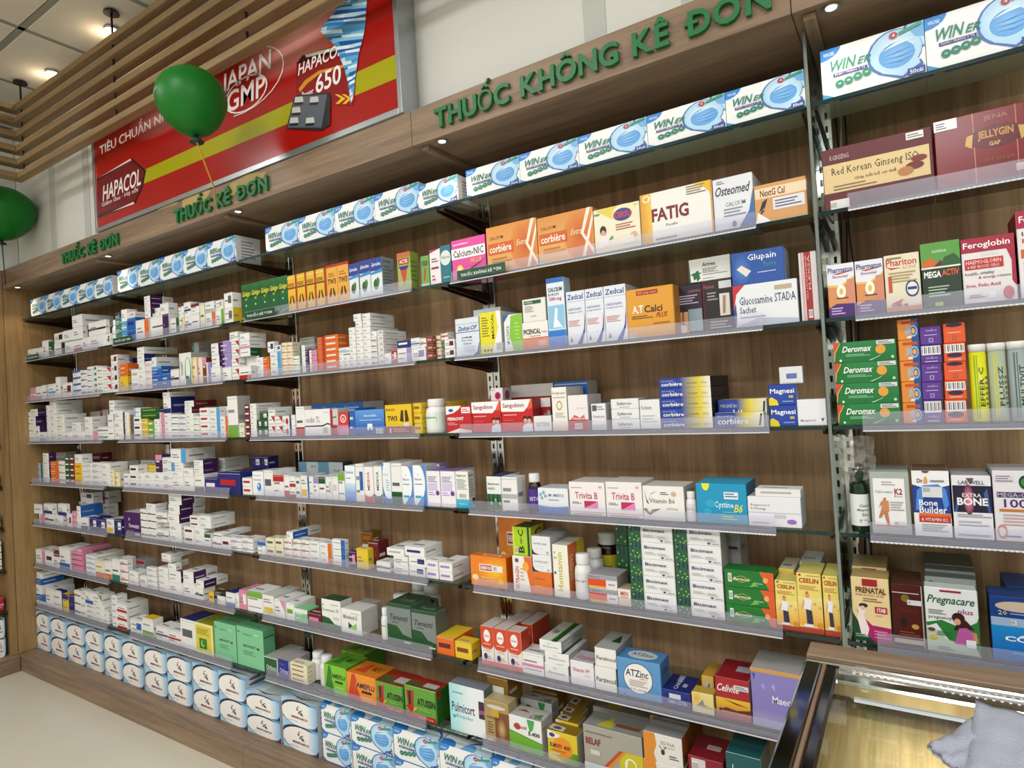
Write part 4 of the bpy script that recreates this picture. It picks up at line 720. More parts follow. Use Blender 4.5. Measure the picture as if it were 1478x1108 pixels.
'cystine':S_('turquoise carton with yellow half disc','1496c0','0a5a78','2aa4cc','supplement_carton','e .2 1 .08 .18 e6e43a; t .36 .36 .74 .56 e8f6fa Cystine; i .74 .3 .92 .5 dfe04a B6; r .56 .62 .84 .8 dce8ee; l .58 .66 .82 .78 2 3a6a9a; l .5 .1 .8 .22 2 c8d850; e .28 .5 .1 .1 2aa8d0; e .22 .3 .08 .08 2aa8d0; l .52 .28 .74 .32 1 8ad0e8'),
'bepan':S_('long white carton with purple seal','e8e8ec','c4c4c8','d4d4d8','supplement_carton','t .06 .66 .42 .76 6a6a70 Beganterol; t .06 .54 .34 .64 5a5a60 100mg; r 0 .46 1 .48 b8b8c0; r .5 .3 .72 .42 c8c8d0; e .82 .2 .09 .08 9a6ac0; l .06 .1 .4 .16 1 c0a0b0'),
'enervon':S_('bright orange vitamin carton with two mascots-free panels','e8801c','c05c10','e07818','supplement_carton','R .7 .5 .5 .5 f4c020 e8801c; r .26 .5 .62 .74 f4e8dc; r .28 .53 .6 .71 a81c28; T .3 .56 .58 .68 f6ecec ENERVON; r .62 .52 .9 .72 e8e4e0; k .64 .54 .74 .7; e .14 .28 .09 .1 f4d8a0; e .84 .22 .07 .09 f0c040; l .3 .28 .66 .34 1 f4d0a0; @T r .3 .3 .8 .6 f0e4d8; T .36 .36 .74 .54 8a3a20 ENERVON','gloss'),
'bcomp':S_('lime green and yellow vitamin carton','a8cc20','b8b418','3a4a28','supplement_carton','r .8 0 .92 1 1c4048; r 0 0 .1 1 d8d838; v .3 .1 .62 .36 241c14 B; v .36 .4 .56 .62 5a7a18 complex; v .3 .66 .6 .9 241c14 C; k .1 .06 .26 .3; @S T .3 .6 .8 .9 241c14 C'),
'orangew':S_('white and orange carton with vertical red word','ece6e0','c86a30','d8c8b8','supplement_carton','p e06a20 1 0 1 1 .6 1 .82 .3 .9 0; v .14 .08 .34 .7 c03a2c NUTRAGEN; e .68 .72 .16 .14 f0a840; e .24 .88 .1 .06 5a5a6a; l .4 .3 .6 .7 4 c0b0a8'),
'wb1':S_('white carton with black corner wave','e6e6e8','b8b8bc','a8a8aa','supplement_carton','t .12 .56 .44 .68 5a5a60 isaval; i .44 .54 .82 .64 7a7a80 C1000; p 22202c 0 0 .4 0 .12 .1 0 .34; e .84 .14 .06 .07 a8a8b0; l .2 .3 .6 .34 1 c8c8cc'),
'orlow':S_('plain orange carton with dark small print','e07424','b85818','c86420','carton','t .1 .62 .66 .76 8a3c18 Upsa-C; l .1 .3 .5 .4 1 f0a868'),
'homecal':S_('tall cream carton with orange side','ecebdc','d06424','c8c8b8','tall_carton','v .28 .12 .62 .86 c8b428 Homtamin; l .1 .7 .24 .9 2 b0b0a0; e .14 .46 .08 .03 6a7a90; @S r .55 0 1 1 d8c020; v .1 .3 .3 .8 e8c8a0 GINSENG'),
'ostr':S_('orange and white flat carton, grey top','e0e0e0','8a8280','9a9a9a','flat_carton','r 0 .2 .62 .7 d84a20; r 0 .06 .62 .2 e8b040; r 0 .7 1 1 9a9aa4; t .04 .76 .4 .94 4a4a70 Upsa-C; l .7 .3 .92 .5 1 b07880'),
'bici':S_('white carton with green dotted left end','e8e8e8','a8a4a0','26264c','supplement_carton','r 0 0 .3 1 1f5a38; r .06 .58 .1 .98 1c2450; r .16 .66 .2 .98 1c2450; r .25 .6 .28 .98 1c2450; e .04 .2 .014 .04 b8e070; e .1 .44 .014 .04 b8e070; e .14 .12 .014 .04 b8e070; e .2 .34 .014 .04 b8e070; e .25 .2 .014 .04 b8e070; e .06 .84 .014 .04 b8e070; e .22 .08 .014 .04 b8e070; r .295 0 .305 1 c8c8c8; T .36 .64 .84 .82 4a4a68 Bicimax; l .36 .3 .62 .48 2 c0c0c0; l .66 .26 .9 .44 2 c0c0c0; p 2a2a38 .72 .2 .76 .08 .8 .2; t .82 .1 .98 .18 5a5a60 ABBIPHA'),
'dots':S_('green dotted carton end with navy bars','1f5a38','1c4a30','26264c','supplement_carton','r .3 .5 .38 .98 1c2450; r .6 .6 .7 .98 1c2450; e .2 .2 .05 .05 b8e070; e .5 .36 .05 .05 b8e070; e .8 .18 .05 .05 b8e070; e .16 .7 .05 .05 b8e070'),
'derocca':S_('long green carton with orange right end','0f7428','0c5c20','14702c','flat_carton','p e05a24 1 0 1 1 .72 1 .84 .4 .9 0; e .84 .55 .05 .16 f4a860; p c8b030 .12 .5 .36 .34 .58 .5 .36 .3; p c8b030 .12 .5 .36 .7 .58 .5 .36 .66; i .18 .42 .52 .58 f0f4e8 Berocca; t .62 .3 .78 .4 e8f0e8 Performance; p 6ac040 .5 .1 .7 .2 .6 .4 .55 .2; r .08 .3 .16 .8 d8e8d8; k .09 .32 .15 .76'),
'ceelin':S_('yellow vitamin carton with jumping child','ecd872','c8b050','d8cc70','tall_carton','g 0 .12 1 .6 e8a838 efe08a; T .1 .84 .9 .92 a82c24 CEELIN; e .14 .97 .06 .02 c0302a; l .4 .95 .95 .98 1 a89a70; l .1 .72 .9 .8 3 c08a48; p ecebee .24 .4 .5 .36 .6 .56 .3 .6; e .4 .63 .08 .045 d89a6a; p c85a28 .32 .66 .48 .66 .4 .71; p 2a2c44 .34 .16 .6 .14 .56 .38 .32 .4; p e0a878 .12 .4 .26 .56 .28 .52 .16 .38; e .86 .14 .12 .05 dc8a2c; r .22 .1 .6 .15 e8e4e8; r 0 0 1 .09 b03c30; e .7 .5 .05 .02 dc9a3c; e .9 .44 .04 .02 dc9a3c'),
'prenatal':S_('cream and magenta pregnancy carton with woman','e8cf98','a88a50','b89a60','tall_carton','p a81c64 1 0 .4 0 .1 .5 .16 .44 .5 .26 1 .24; p 14401f 0 0 .56 0 .3 .14 .08 .36 0 .44; p f0e0dc .2 .1 .36 .08 .42 .2 .3 .4 .36 .5 .2 .54 .12 .36; e .3 .56 .12 .035 2a1a18; e .28 .52 .06 .035 e0b8a8; r .3 .87 .7 .98 a01c28; T .12 .76 .92 .85 5a3a20 PRENATAL; t .12 .71 .86 .75 a85a38 DHA & FOLIC ACID; l .3 .62 .8 .69 2 8a6a48; r .6 .46 .92 .56 b82c34; T .66 .48 .88 .54 f4ecec 1TAB; t .62 .4 .8 .44 a88a50 pharma; l .05 .06 .4 .12 2 8ab8a0; l .55 .06 .95 .2 3 d87aa8'),
'brown':S_('dark brown carton in clear sleeve','481410','301008','4a2a20','tall_carton','r 0 .05 1 .12 b8ac98; r .04 .14 .9 .98 4a120c; e .44 .78 .14 .06 7a6a28; r .5 .68 .98 .76 d8d8dc; k .52 .69 .62 .75; t .2 .56 .84 .61 7a2c18 Chocolate; e .36 .4 .12 .07 241008; e .72 .34 .12 .04 b89450; l .2 .18 .85 .26 2 8a4a28; r .02 .86 .9 .875 c8c0b8; r .96 0 1 1 a8a4a0'),
'pregna':S_('white and green carton with pregnant woman','e2e6e4','2a7a3c','c8ccc8','tall_carton','p 2a7a38 1 0 .6 0 .2 .44 .02 .38 0 .44 .3 .5 .7 .4 .96 .52 1 .6; p b8c8b0 0 0 1 0 .9 .14 .4 .2 .1 .36 0 .36; i .04 .72 .94 .88 1c5a34 Pregnacare; T .62 .6 .9 .7 a83a80 plus; t .06 .5 .5 .55 3a4a40 pregnancy; l .06 .58 .4 .66 3 5a6a60; r .3 .94 .7 .97 a01c28; e .62 .56 .12 .08 3a1c18; p 3a1c18 .52 .36 .66 .6 .8 .5 .9 .4 .74 .4; e .6 .5 .06 .05 d8a080; p b85a9c .52 .16 .9 .14 .92 .34 .76 .42 .62 .4; p c08a68 .88 .2 .97 .2 .94 .36 .86 .36; e .1 .34 .07 .03 6a3c30; e .12 .22 .07 .03 d8b040; l .2 .26 .5 .34 3 3a7a48; r .74 .12 .92 .24 e8e8e8; l .2 .04 .5 .1 2 9a9e98'),
'pregtop':S_('back copy of the green pregnancy carton','8a928c','4a5a50','6a726c','tall_carton','i .04 .84 .94 .94 1c3a28 Pregnacare; l .1 .6 .9 .7 2 4a5a50'),
'com':S_('dark and bright blue carton with white capitals','1a78c0','1a4078','1c3c74','tall_carton','g 0 0 1 .55 1464b4 1c88cc; r 0 .68 1 1 1a3c80; r 0 .55 1 .68 9ab4d0; e .6 .86 .5 .08 c8b8a0; t .16 .72 .34 .79 d8d090 20; l .4 .73 .8 .77 1 8aa0c8; T .26 .32 1 .44 f0f4f8 CỐM; l .4 .12 .9 .16 1 6ab0e0; r .4 .58 .52 .65 f0f0f0; k .4 .58 .5 .65'),
'gboxw':S_('white carton, dark green top and wavy base','e8e8e4','c8c8c4','1f4a28','supplement_carton','p 1f5a30 0 0 1 0 1 .18 .66 .2 .4 .38 0 .42; t .06 .6 .9 .7 3a4a40 Domreme 75; e .08 .8 .03 .03 3a7a48; l .5 .82 .9 .87 1 a0a8a0; r .6 .34 .9 .44 c8ccc8'),
'bilob':S_('white carton with green triangle pair','e8e8e4','c8c8c4','d4d4d0','supplement_carton','T .12 .6 .8 .76 3a3c3e Bilobiol-S; p 1c4a28 .36 .2 .76 .2 .36 .48; p 8ac86a .76 .2 .76 .48 .36 .2; l .5 .82 .9 .88 1 a8a8a4; r 0 .06 1 .08 c8ccc8'),
'gbox':S_('grey carton with dark green wavy base','78827e','5a6460','1f4a2a','supplement_carton','p 0f4a20 0 0 1 0 1 .22 .64 .28 .42 .46 0 .48; i .12 .6 .9 .74 343c3a Tenesti; l .2 .52 .5 .57 1 4a5250; r 0 .92 1 1 1f4a2a; l .7 .06 .96 .14 1 c8d0c8; @T t .2 .3 .8 .6 7a9a84 Tenesti'),
'redwh':S_('orange-red and white carton with round badge','e8e0dc','b83a20','c8c0b8','tall_carton','r 0 .52 1 1 d04424; e .5 .54 .48 .14 d04424; e .5 .76 .26 .16 f0ecea; t .32 .72 .68 .8 6a2c24 biohim; l .2 .52 .8 .58 1 f0b0a0; e .34 .22 .14 .09 2a3468; l .2 .34 .8 .46 2 c8b8b8; r 0 0 1 .12 d8503c; l .5 .16 .8 .26 2 d09a90'),
'ster':S_('white carton with green stripe on top','e8e8e6','a8aaa8','c8c8c4','supplement_carton','t .36 .66 .52 .78 b84a5a TPC; T .16 .36 .84 .52 8a8a8a Shineurone; @T G .56 0 .8 1 14502c 14502c; r .5 0 .56 1 7ab83a; T .1 .3 .4 .6 6a6e6c Terpin; @S k .1 .2 .4 .7; l .5 .3 .9 .8 4 8a8c8a'),
'vitpp':S_('white carton with red serif lettering','e8e4e8','c4bcc4','b8b4b8','supplement_carton','T .1 .56 .82 .72 b04a5a Vitamin PP; t .6 .4 .84 .48 c07080 500mg; @T T .1 .2 .9 .6 b86a70 Vitamin; @S r 0 .85 1 1 2a2c78'),
'farz':S_('white carton with dark green word, triangle on top','e8e8e4','8a9490','a4a6a2','supplement_carton','T .08 .36 .98 .56 1c3a28 Farzincol; @T p 1c4a1c .5 .5 .9 .5 .7 .9; p 7aa060 .7 .9 .9 .5 1 .9; T .06 .12 .5 .34 2a3a30 Farzincol; r 0 0 1 1 a8aaa6; p 1c4a1c .45 .4 .9 .4 .66 .85'),
'atzinc':S_('sky blue carton with big white circle','5a94c8','4478a8','4a86ba','supplement_carton','e .48 .52 .34 .4 1c2a3a; e .48 .52 .325 .385 ecebe8; T .2 .56 .72 .74 1a1a1e ATZinc; t .52 .5 .7 .55 c04a30 SIRO; l .28 .3 .7 .48 4 b09088; t .3 .2 .66 .26 b06a58 10 mg; e .14 .06 .02 .02 1c2a3a; @T e .5 .5 .34 .36 c4ccd0; T .25 .4 .75 .65 2a2a2e ATZinc; @S T .1 .64 .8 .8 2a3a50 ATZinc'),
'navyf':S_('navy flat carton with white sticker','1c2c80','b05024','182468','flat_carton','r .26 .5 .66 .8 d8dce8; t .2 .18 .86 .42 d0d8f0 CARBOCISTEIN; @T r .3 .6 .5 .95 8a90a8; r .6 .3 .75 .5 a0a8c0; v .35 .1 .5 .85 c0c8e0 CARBO'),
'yel':S_('small pale yellow carton with swan motif','ecd890','b8a050','b89c40','carton','R .2 .7 .3 .4 e8b030 ecd890; p 8a8a88 .2 .3 .5 .7 .55 .45 .8 .34 .5 .36; t .4 .26 .9 .36 7a6a40 Albevil; g 0 0 1 .25 f0e8c8 ecd890'),
'goldm':S_('gold carton with oval picture behind','d0a83a','a8481c','b89030','carton','e .5 .55 .4 .36 b8ac98; p 5a606c .4 .3 .55 .3 .7 .8 .5 .7'),
'celivite':S_('crimson carton with sunset desert scene','a81c28','c8b8a8','8c1420','tall_carton','g 0 .16 1 .5 d88a28 e8c030; g 0 0 1 .16 a03c40 b05a30; p 6a2c1c 0 .18 .3 .28 .6 .24 1 .3 1 .18; p 7a2418 .2 .48 .6 .42 .95 .36 .6 .38; e .12 .2 .03 .05 2a1418; i .06 .66 .7 .84 f4e8e4 Celivite; r .56 .74 .98 .86 d8d8dc; l .6 .76 .94 .84 2 5a5a60; @T r .5 .4 .9 .7 a8a4a4'),
'maec':S_('lavender carton with gold top edge','8a80c0','6a60a0','a8a4a0','supplement_carton','g 0 0 1 .3 b8b4d4 8a80c0; r 0 .93 1 1 d09c50; T .42 .44 1 .56 e8e8f4 Maecran; p a8a0d8 .2 .7 .3 .62 .26 .76; p a8a0d8 .4 .72 .5 .64 .48 .78; r .6 .08 .74 .14 3a3c90; p 3a3c90 .04 .9 .07 .78 .09 .9'),
'pulmi':S_('white carton with turquoise corner fade','e6ecee','5a626a','7a848c','supplement_carton','G 0 0 .6 1 9adce0 e6ecee; T .06 .42 .72 .62 3a2c60 Pulmicort; p 2aa8b0 .06 .34 .2 .34 .12 .26; t .2 .28 .66 .38 3aa0a8 Respules; r .84 .4 1 .76 3a2440; l .1 .8 .4 .86 1 7aa0a8; r .84 .5 1 .58 a04a70'),
'atus':S_('green carton with red arrow and red base','5c9c34','2c6a24','a02418','supplement_carton','r 0 0 1 .16 b0241c; r .96 0 1 1 2c6a24; p b0241c .06 .84 .3 .88 .28 .36 .4 .36 .2 .14 .02 .36 .1 .36; r .13 .4 .2 .84 1a1414; p e8a060 .3 .36 .42 .36 .24 .16; T .4 .44 .96 .68 1c2414 ATUSSIN; l .45 .28 .8 .38 2 8ab868; t .44 .04 .9 .1 f0b8a8 BETTER; @T r 0 .1 1 .5 3a5a28; r .4 .3 .9 .8 a0201c; r .5 .2 .9 .6 b8b4b0; @S r 0 .0 1 .1 2c6a24; p b0241c 0 1 .4 1 .2 .7','gloss'),
'ameg':S_('lime green flu remedy carton','7cc030','4a8a24','5aa028','supplement_carton','p 2a7a28 .02 0 .2 0 .36 .76 .3 .98 .22 .98; p 2a7a28 .2 0 .46 0 .34 .6; T .34 .56 .96 .72 244a1c AMEFLU; r .5 .4 .84 .48 243a1c; l .5 .2 .9 .3 1 a8e060; @T p 2a7a28 .1 .2 .5 .2 .4 .9; t .5 .4 .9 .7 244a1c AMEFLU','gloss'),
'ameo':S_('orange flu remedy carton','ea8e24','c8641c','d87c20','supplement_carton','p c8401c .02 0 .2 0 .36 .76 .3 .98 .2 .98; p c8401c .2 0 .5 0 .34 .6; T .34 .5 .96 .7 3a2440 AMEFLU; r .52 .34 .86 .44 3a2040; l .5 .14 .9 .24 1 f4b860; @T p c8401c .1 .2 .5 .2 .4 .9; t .5 .4 .9 .7 8a3a18 AMEFLU','gloss'),
'gold':S_('metallic gold carton with horse picture','a8905a','b0a078','b8a878','tall_carton','r 0 0 .42 .75 a8905c; r .42 .0 1 .75 7a4a24; R .7 .35 .22 .3 c8a868 6a3418; T .08 .54 .6 .62 4a2c18 Ginkgo; l .1 .2 .36 .5 5 6a5028; r .3 .62 .6 .9 c0a028; e .5 .86 .4 .05 ccc8c0; k .05 .02 .3 .08','gloss'),
'hepam':S_('white carton with green wave and red script','e6e8e4','b8b4ac','b8b8ae','supplement_carton','p 6aac28 0 0 1 0 1 .34 0 .52; p 2a7a3a 0 .52 1 .34 1 .36 0 .55; p 4aa050 .56 .98 .64 .62 .74 .7 .8 .98; e .26 .7 .1 .1 a84a30; i .14 .62 .56 .76 a82428 Hepanold; T .6 .52 .94 .64 2a3a2a E.400; @T p 5a8a50 .6 .4 .9 .2 .9 .6; t .6 .1 .95 .3 3a4a38 E.400; p 9a4a38 .1 .5 .5 .5 .3 .7; @S t .1 .7 .5 .8 8a5a50 E400'),
'eurvit':S_('gold and green carton with orange sun','d8c028','a8a898','8a6a1c','supplement_carton','G 0 0 1 .4 d8c030 3c8a2c; e .5 .5 .34 .34 e89024; p e8e8e8 0 1 .46 .9 .36 .8 .0 .72; e .16 .86 .1 .07 3a3a6a; T .08 .46 .76 .6 5a2c14 E.MVIT 400; l .1 .34 .6 .4 1 9a5a20; p e6d040 0 .1 .5 .0 .4 .12 0 .3; r .1 .24 .4 .3 d8c8b0; @T p c8bca8 0 .2 .5 .1 .5 .6 0 .7; e .25 .4 .14 .14 4a4a6a'),
'belaf':S_('silver-grey tin-like carton with yellow beta panel','a4a094','8a867c','8a8c84','supplement_carton','p c8bc24 .6 .3 1 .3 1 0 .5 0; r .62 0 1 .62 ccc020; p b8482c .62 .62 .34 .2 .4 .2 .68 .62; p d88a2c .68 .62 .4 .2 .46 .2 .74 .62; r 0 0 1 .2 ccd4dc; T .04 .6 .3 .74 8a2c30 BELAF; o .8 .36 .1 .16 .22 f0ecd0; o .86 .2 .1 .12 .22 f0ecd0; p f0ecd0 .72 .1 .68 .1 .72 .46 .76 .48; l .04 .84 .5 .88 1 6a665c; r .12 .4 .28 .5 d0ccc4; T .26 .06 .6 .12 a84a5a TPCN; @T p b8b030 .2 .1 .5 .1 .4 .8; r .5 .3 .9 .5 7a4a34'),
'edna':S_('white and orange carton with deer head','e6e2dc','9a5418','8c8c88','supplement_carton','p dd8c2c 0 0 .32 0 .26 .3 .34 .6 .3 1 0 1; t .46 .66 .82 .78 8a8c8a EDNA; l .5 .56 .8 .62 1 b8a080; e .5 .4 .05 .1 4a3028; p 4a3028 .4 .6 .46 .5 .48 .5 .42 .62; p 4a3028 .6 .6 .54 .5 .52 .5 .58 .62; l .66 .2 .9 .36 2 5a5a60'),
'xmas':S_('maroon carton with magenta ornament','8a1028','6a0c1c','7a1020','supplement_carton','r .1 .3 .5 .96 d8d0d4; k .12 .6 .3 .9; R .7 .4 .3 .4 f0b040 b01c60; e .7 .5 .12 .16 e8c060; @T r .4 .4 .8 .6 c0a8a4'),
'logp':S_('dark teal and white carton with orange swirl','e0dcd8','7a807c','145a5c','supplement_carton','r 0 .5 1 1 145a5c; T .18 .6 .82 .82 e0ecec Logpatat; p d8743c 0 0 0 .46 .5 .5 .3 .4 .1 0; l .5 .2 .9 .3 1 5a7a7a; p 2a8a80 .6 .1 .9 .3 .7 .3'),
'mint':S_('large mint green carton with dark lettering','7cc494','58a070','5aa074','supplement_carton','T .24 .5 .72 .56 1c4a30 BIDIGIT; e .8 .52 .06 .03 1c4a30; l .24 .3 .7 .42 3 4a8a60; t .28 .8 .6 .84 2a6a44 Bidiphar; e .08 .86 .03 .03 3a7a54; r .66 .84 .84 .87 a8e0b8; @S r .1 .8 .9 .84 2c6040; l .2 .2 .8 .7 5 5a9a74; @T r .2 .3 .8 .5 4a8a60'),
'yg':S_('yellow carton, cream frame, green square','d8cc40','b8ac50','8a8c1c','supplement_carton','r 0 .92 1 1 ece6a8; r .9 0 1 1 ece6a8; r 0 0 .04 1 ece6a8; r .22 .16 .64 .5 2a7a2c; e .42 .33 .1 .11 a8d060; e .46 .36 .07 .08 2a7a2c; l .1 .62 .8 .84 4 a09a40; r .04 0 .9 .08 ece6a8'),
'orl':S_('dark green flat carton with pale edge','14522e','aeb0ac','a4a6a0','carton','T .16 .24 .9 .52 c8e0c8 Orlistat; r .94 0 1 1 d0dcd0; r 0 .94 1 1 d0dcd0'),
'orn':S_('navy flat carton with pale side','1c2488','aeacb0','a4a2a2','carton','T .12 .24 .9 .52 c0c8e8 Orlistat; l .1 .7 .6 .8 1 5a64b0; r .94 0 1 1 c0c4d8'),
'ry':S_('white carton with yellow lower label','e8e6e2','c8c6c0','d0cec6','carton','r .1 .1 .9 .4 dcc030; l .1 .6 .8 .85 2 8a8a86'),
'pk':S_('violet carton with white script','3c1a58','2a1040','c8c0cc','carton','i .3 .36 .76 .52 e8e0f0 Yumex; r .68 .34 .9 .48 b8a0c8; e .34 .7 .04 .07 c0a0d8; l .2 .2 .6 .26 1 8a70a0; r .66 .04 .92 .14 b8b0c0'),
}
ST['enervon']=('bright orange vitamin carton with maroon badge',)+ST['enervon'][1:]

ST.update({
'calck':S_('pale grey framed carton with orange runner figure','a8b0aa','8a928c','b8c4bc','tall_carton','r .08 .12 .88 .9 eeeeec; r .08 .12 .88 .15 c08a98; t .12 .66 .58 .71 5a5a60 Calci-nano; T .62 .64 .82 .74 a02840 K2; t .62 .6 .82 .63 7a5a60 Bone; l .3 .78 .65 .86 2 b0a8a0; e .36 .56 .04 .03 c07a50; p d08a5c .26 .38 .46 .36 .46 .54 .28 .54; p c07a50 .3 .38 .42 .36 .46 .14 .4 .14; p c07a50 .26 .4 .34 .36 .24 .26 .18 .26; p c07a50 .2 .42 .26 .52 .3 .5; l .5 .38 .84 .54 4 b0a8a8; r .56 .15 .86 .22 dcdcdc; k .58 .15 .68 .21'),
'bone':S_('blue and white carton with translucent torso picture','ececec','b0a8a4','7a5a4a','tall_carton','r 0 .36 1 .8 1c3a8a; e .5 1 .9 .26 f0f0f0; p 4a8ad8 .06 .4 .12 .7 .3 .78 .7 .8 .9 .72 .96 .5 .84 .4 .78 .6 .3 .6 .16 .4; T .16 .47 .66 .56 f0f4f8 Bone; T .16 .36 .9 .46 f0f4f8 Builder; r .14 .31 1 .355 e06a2c; r .14 .22 .98 .31 c03024; t .2 .24 .9 .29 f6e8e0 & VITAMIN K2; l .2 .08 .9 .2 4 a0a0a8; r .26 .6 .8 .76 dcdcdc; k .28 .66 .48 .76; T .14 .82 .3 .88 3a3a40 Dr; p e0a030 .32 .8 .42 .82 .4 .92 .34 .9; e .38 1 .1 .03 5a2c20; l .5 .82 .86 .88 1 8a8a90'),
'lab':S_('white and navy carton with glowing spine picture','e8e8ec','a8a8ac','b0b0b0','tall_carton','r .02 .42 1 .84 14142e; R .42 .62 .14 .24 f090a8 5a1c3c; p 3a5a9a .04 .42 .1 .42 .2 .6 .14 .66; p 3a5a9a .9 .42 .96 .42 .9 .8 .8 .72; t .26 .66 .74 .72 f0f0f4 EXTRA; T .12 .53 .9 .65 f4f4f6 BONE; t .18 .86 .84 .92 3a3a44 LAB WELL; p 6a4a50 .38 .96 .58 .96 .48 .86; l .1 .34 .96 .4 2 9a9aa0; l .12 .2 .9 .3 2 b8b0c8; l .1 .04 .9 .1 1 b0b0c8'),
'mega1':S_('white carton with big purple number','e4e2e8','a8a8ac','c8c8c8','tall_carton','r .08 .62 1 .7 4a3c5c; t .1 .63 .98 .69 c8c0d4 MEGA-CAL; T .24 .48 1 .6 5a2468 1000; r .12 .42 1 .46 c87a34; e .78 .84 .16 .1 1c3a20; e .78 .84 .11 .06 3a8a3c; r .06 .84 .5 .92 d8d4dc; l .08 .84 .48 .94 3 8a7a8a; l .2 .22 .9 .4 4 c8a8a0; o .16 .14 .12 .1 .3 d88a70; e .84 .14 .14 .07 c88878; l .2 .06 .6 .1 1 8a8aa0'),
'mini':S_('tiny cream carton with red lettering','e0ccb0','c8b498','b8a488','carton','r 0 .5 1 1 e8e0e0; T .2 .62 .8 .86 c04830 MEN; l .2 .5 .8 .58 1 c04830'),
})
# ------------------------------------------------------------------ bottles
def bottle(style,w_,h,seed):
    """returns list of (part name, MB, material, smooth)"""
    r=w_/2; out=[]
    body={'BW':'plastic','WR':'plastic','WG':'plastic','BP':'amber','BK':'amber','BG':'greenglass','TY':'tube','TG':'tube','TS':'tube'}[style]
    if style[0]=='T':
        m=MB(); c={'TY':'d8d81c','TG':'a8b49c','TS':'9aa8a8'}[style]; c2={'TY':'8ab020','TG':'d8d040','TS':'5a6a60'}[style]
        m.lathe([(r*.96,0),(r,.002),(r,h*.93)],0,0,0,24,cols=[C(c),C(c)]); out.append(('tube',m,M['carton'],True))
        m=MB(); m.lathe([(r*1.05,h*.9),(r*1.05,h*.99),(r*.98,h)],0,0,0,24); out.append(('cap',m,M['plastic'],True))
        m=MB(); cyl=lambda u,v,L:((r+.0002*L)*math.sin((u-.5)*2.4),-(r+.0002*L)*math.cos((u-.5)*2.4),v*h)
        draw(m,'r .3 .05 .36 .86 %s; r .42 .05 .46 .86 %s; v .5 .2 .72 .7 3a4a2a %s; l .78 .2 1 .6 6 6a7a70'%(c2,c2,{'TY':'EFFER C','TG':'PLUSSZ','TS':'MULTIVIT'}[style]),cyl); out.append(('wrap_print',m,M['carton'],False))
        return out
    prof=[(r*.94,0),(r,h*.03),(r,h*.62),(r*.92,h*.70),(r*.72,h*.77),(r*.72,h*.80)]
    if style=='BK': prof=[(r*.94,0),(r,h*.03),(r,h*.7),(r*.9,h*.78),(r*.75,h*.8)]
    m=MB(); m.lathe(prof,0,0,0,28); out.append(('body',m,M[body],True))
    cr=r*(.78 if style not in('BK','BG') else .85); m=MB(); m.lathe([(cr,h*.775),(cr*1.03,h*.8),(cr*1.03,h*.97),(cr*.95,h)],0,0,0,28); out.append(('cap',m,M['plastic'] if style!='BG' else M['greenglass'],True))
    c={'BW':'dcdcdc','WR':'e4dede','WG':'dfe6df','BP':'4a2c8a','BK':'d8cc30','BG':'e4e6e2'}[style]
    cyl=lambda u,v,L:((r+.0002*L)*math.sin((u-.5)*3.4),-(r+.0002*L)*math.cos((u-.5)*3.4),h*(.1+.5*v))
    m=MB()
    for q in range(12): m.poly([cyl(q/12,0,2),cyl((q+1)/12,0,2),cyl((q+1)/12,1,2),cyl(q/12,1,2)],C(c))
    draw(m,{'BW':'t .3 .6 .7 .72 4a5aa0 Bone Care; l .3 .2 .7 .5 4 9a9aa8','WR':'r .2 .5 .8 .75 b0303a; l .3 .1 .7 .4 3 4a9a58','WG':'r .1 0 .9 .3 1c8a5a; r .3 .4 .7 .6 8ac83a; t .3 .66 .7 .76 5a7a30 HERBAL','BP':'k .1 .1 .3 .9; t .4 .4 .8 .6 e0d8f0 BETA','BK':'T .3 .4 .7 .6 2a1a30 OMEGA; l .3 .1 .7 .3 2 6a5a20','BG':'r 0 .8 1 1 3a6a38; t .5 .6 .8 .68 2a2a2a Calci; t .44 .46 .8 .54 2a2a2a Magnesi; t .56 .32 .76 .4 2a2a2a Zinc; l .5 .1 .8 .22 2 7a6a60'}[style],cyl,start=3)
    out.append(('label_wrap',m,M['carton'],True)); return out
BLOOK={'BW':'white plastic pill bottle with screw cap','WR':'white bottle with red label band','WG':'white bottle with green label','BP':'small dark bottle with violet label and white cap','BK':'dark jar with yellow label and white lid','BG':'dark green bottle with white label','TY':'yellow-green effervescent tube with white cap','TG':'grey tube with yellow stripes and white cap','TS':'wide silver-grey tube with vertical lettering'}

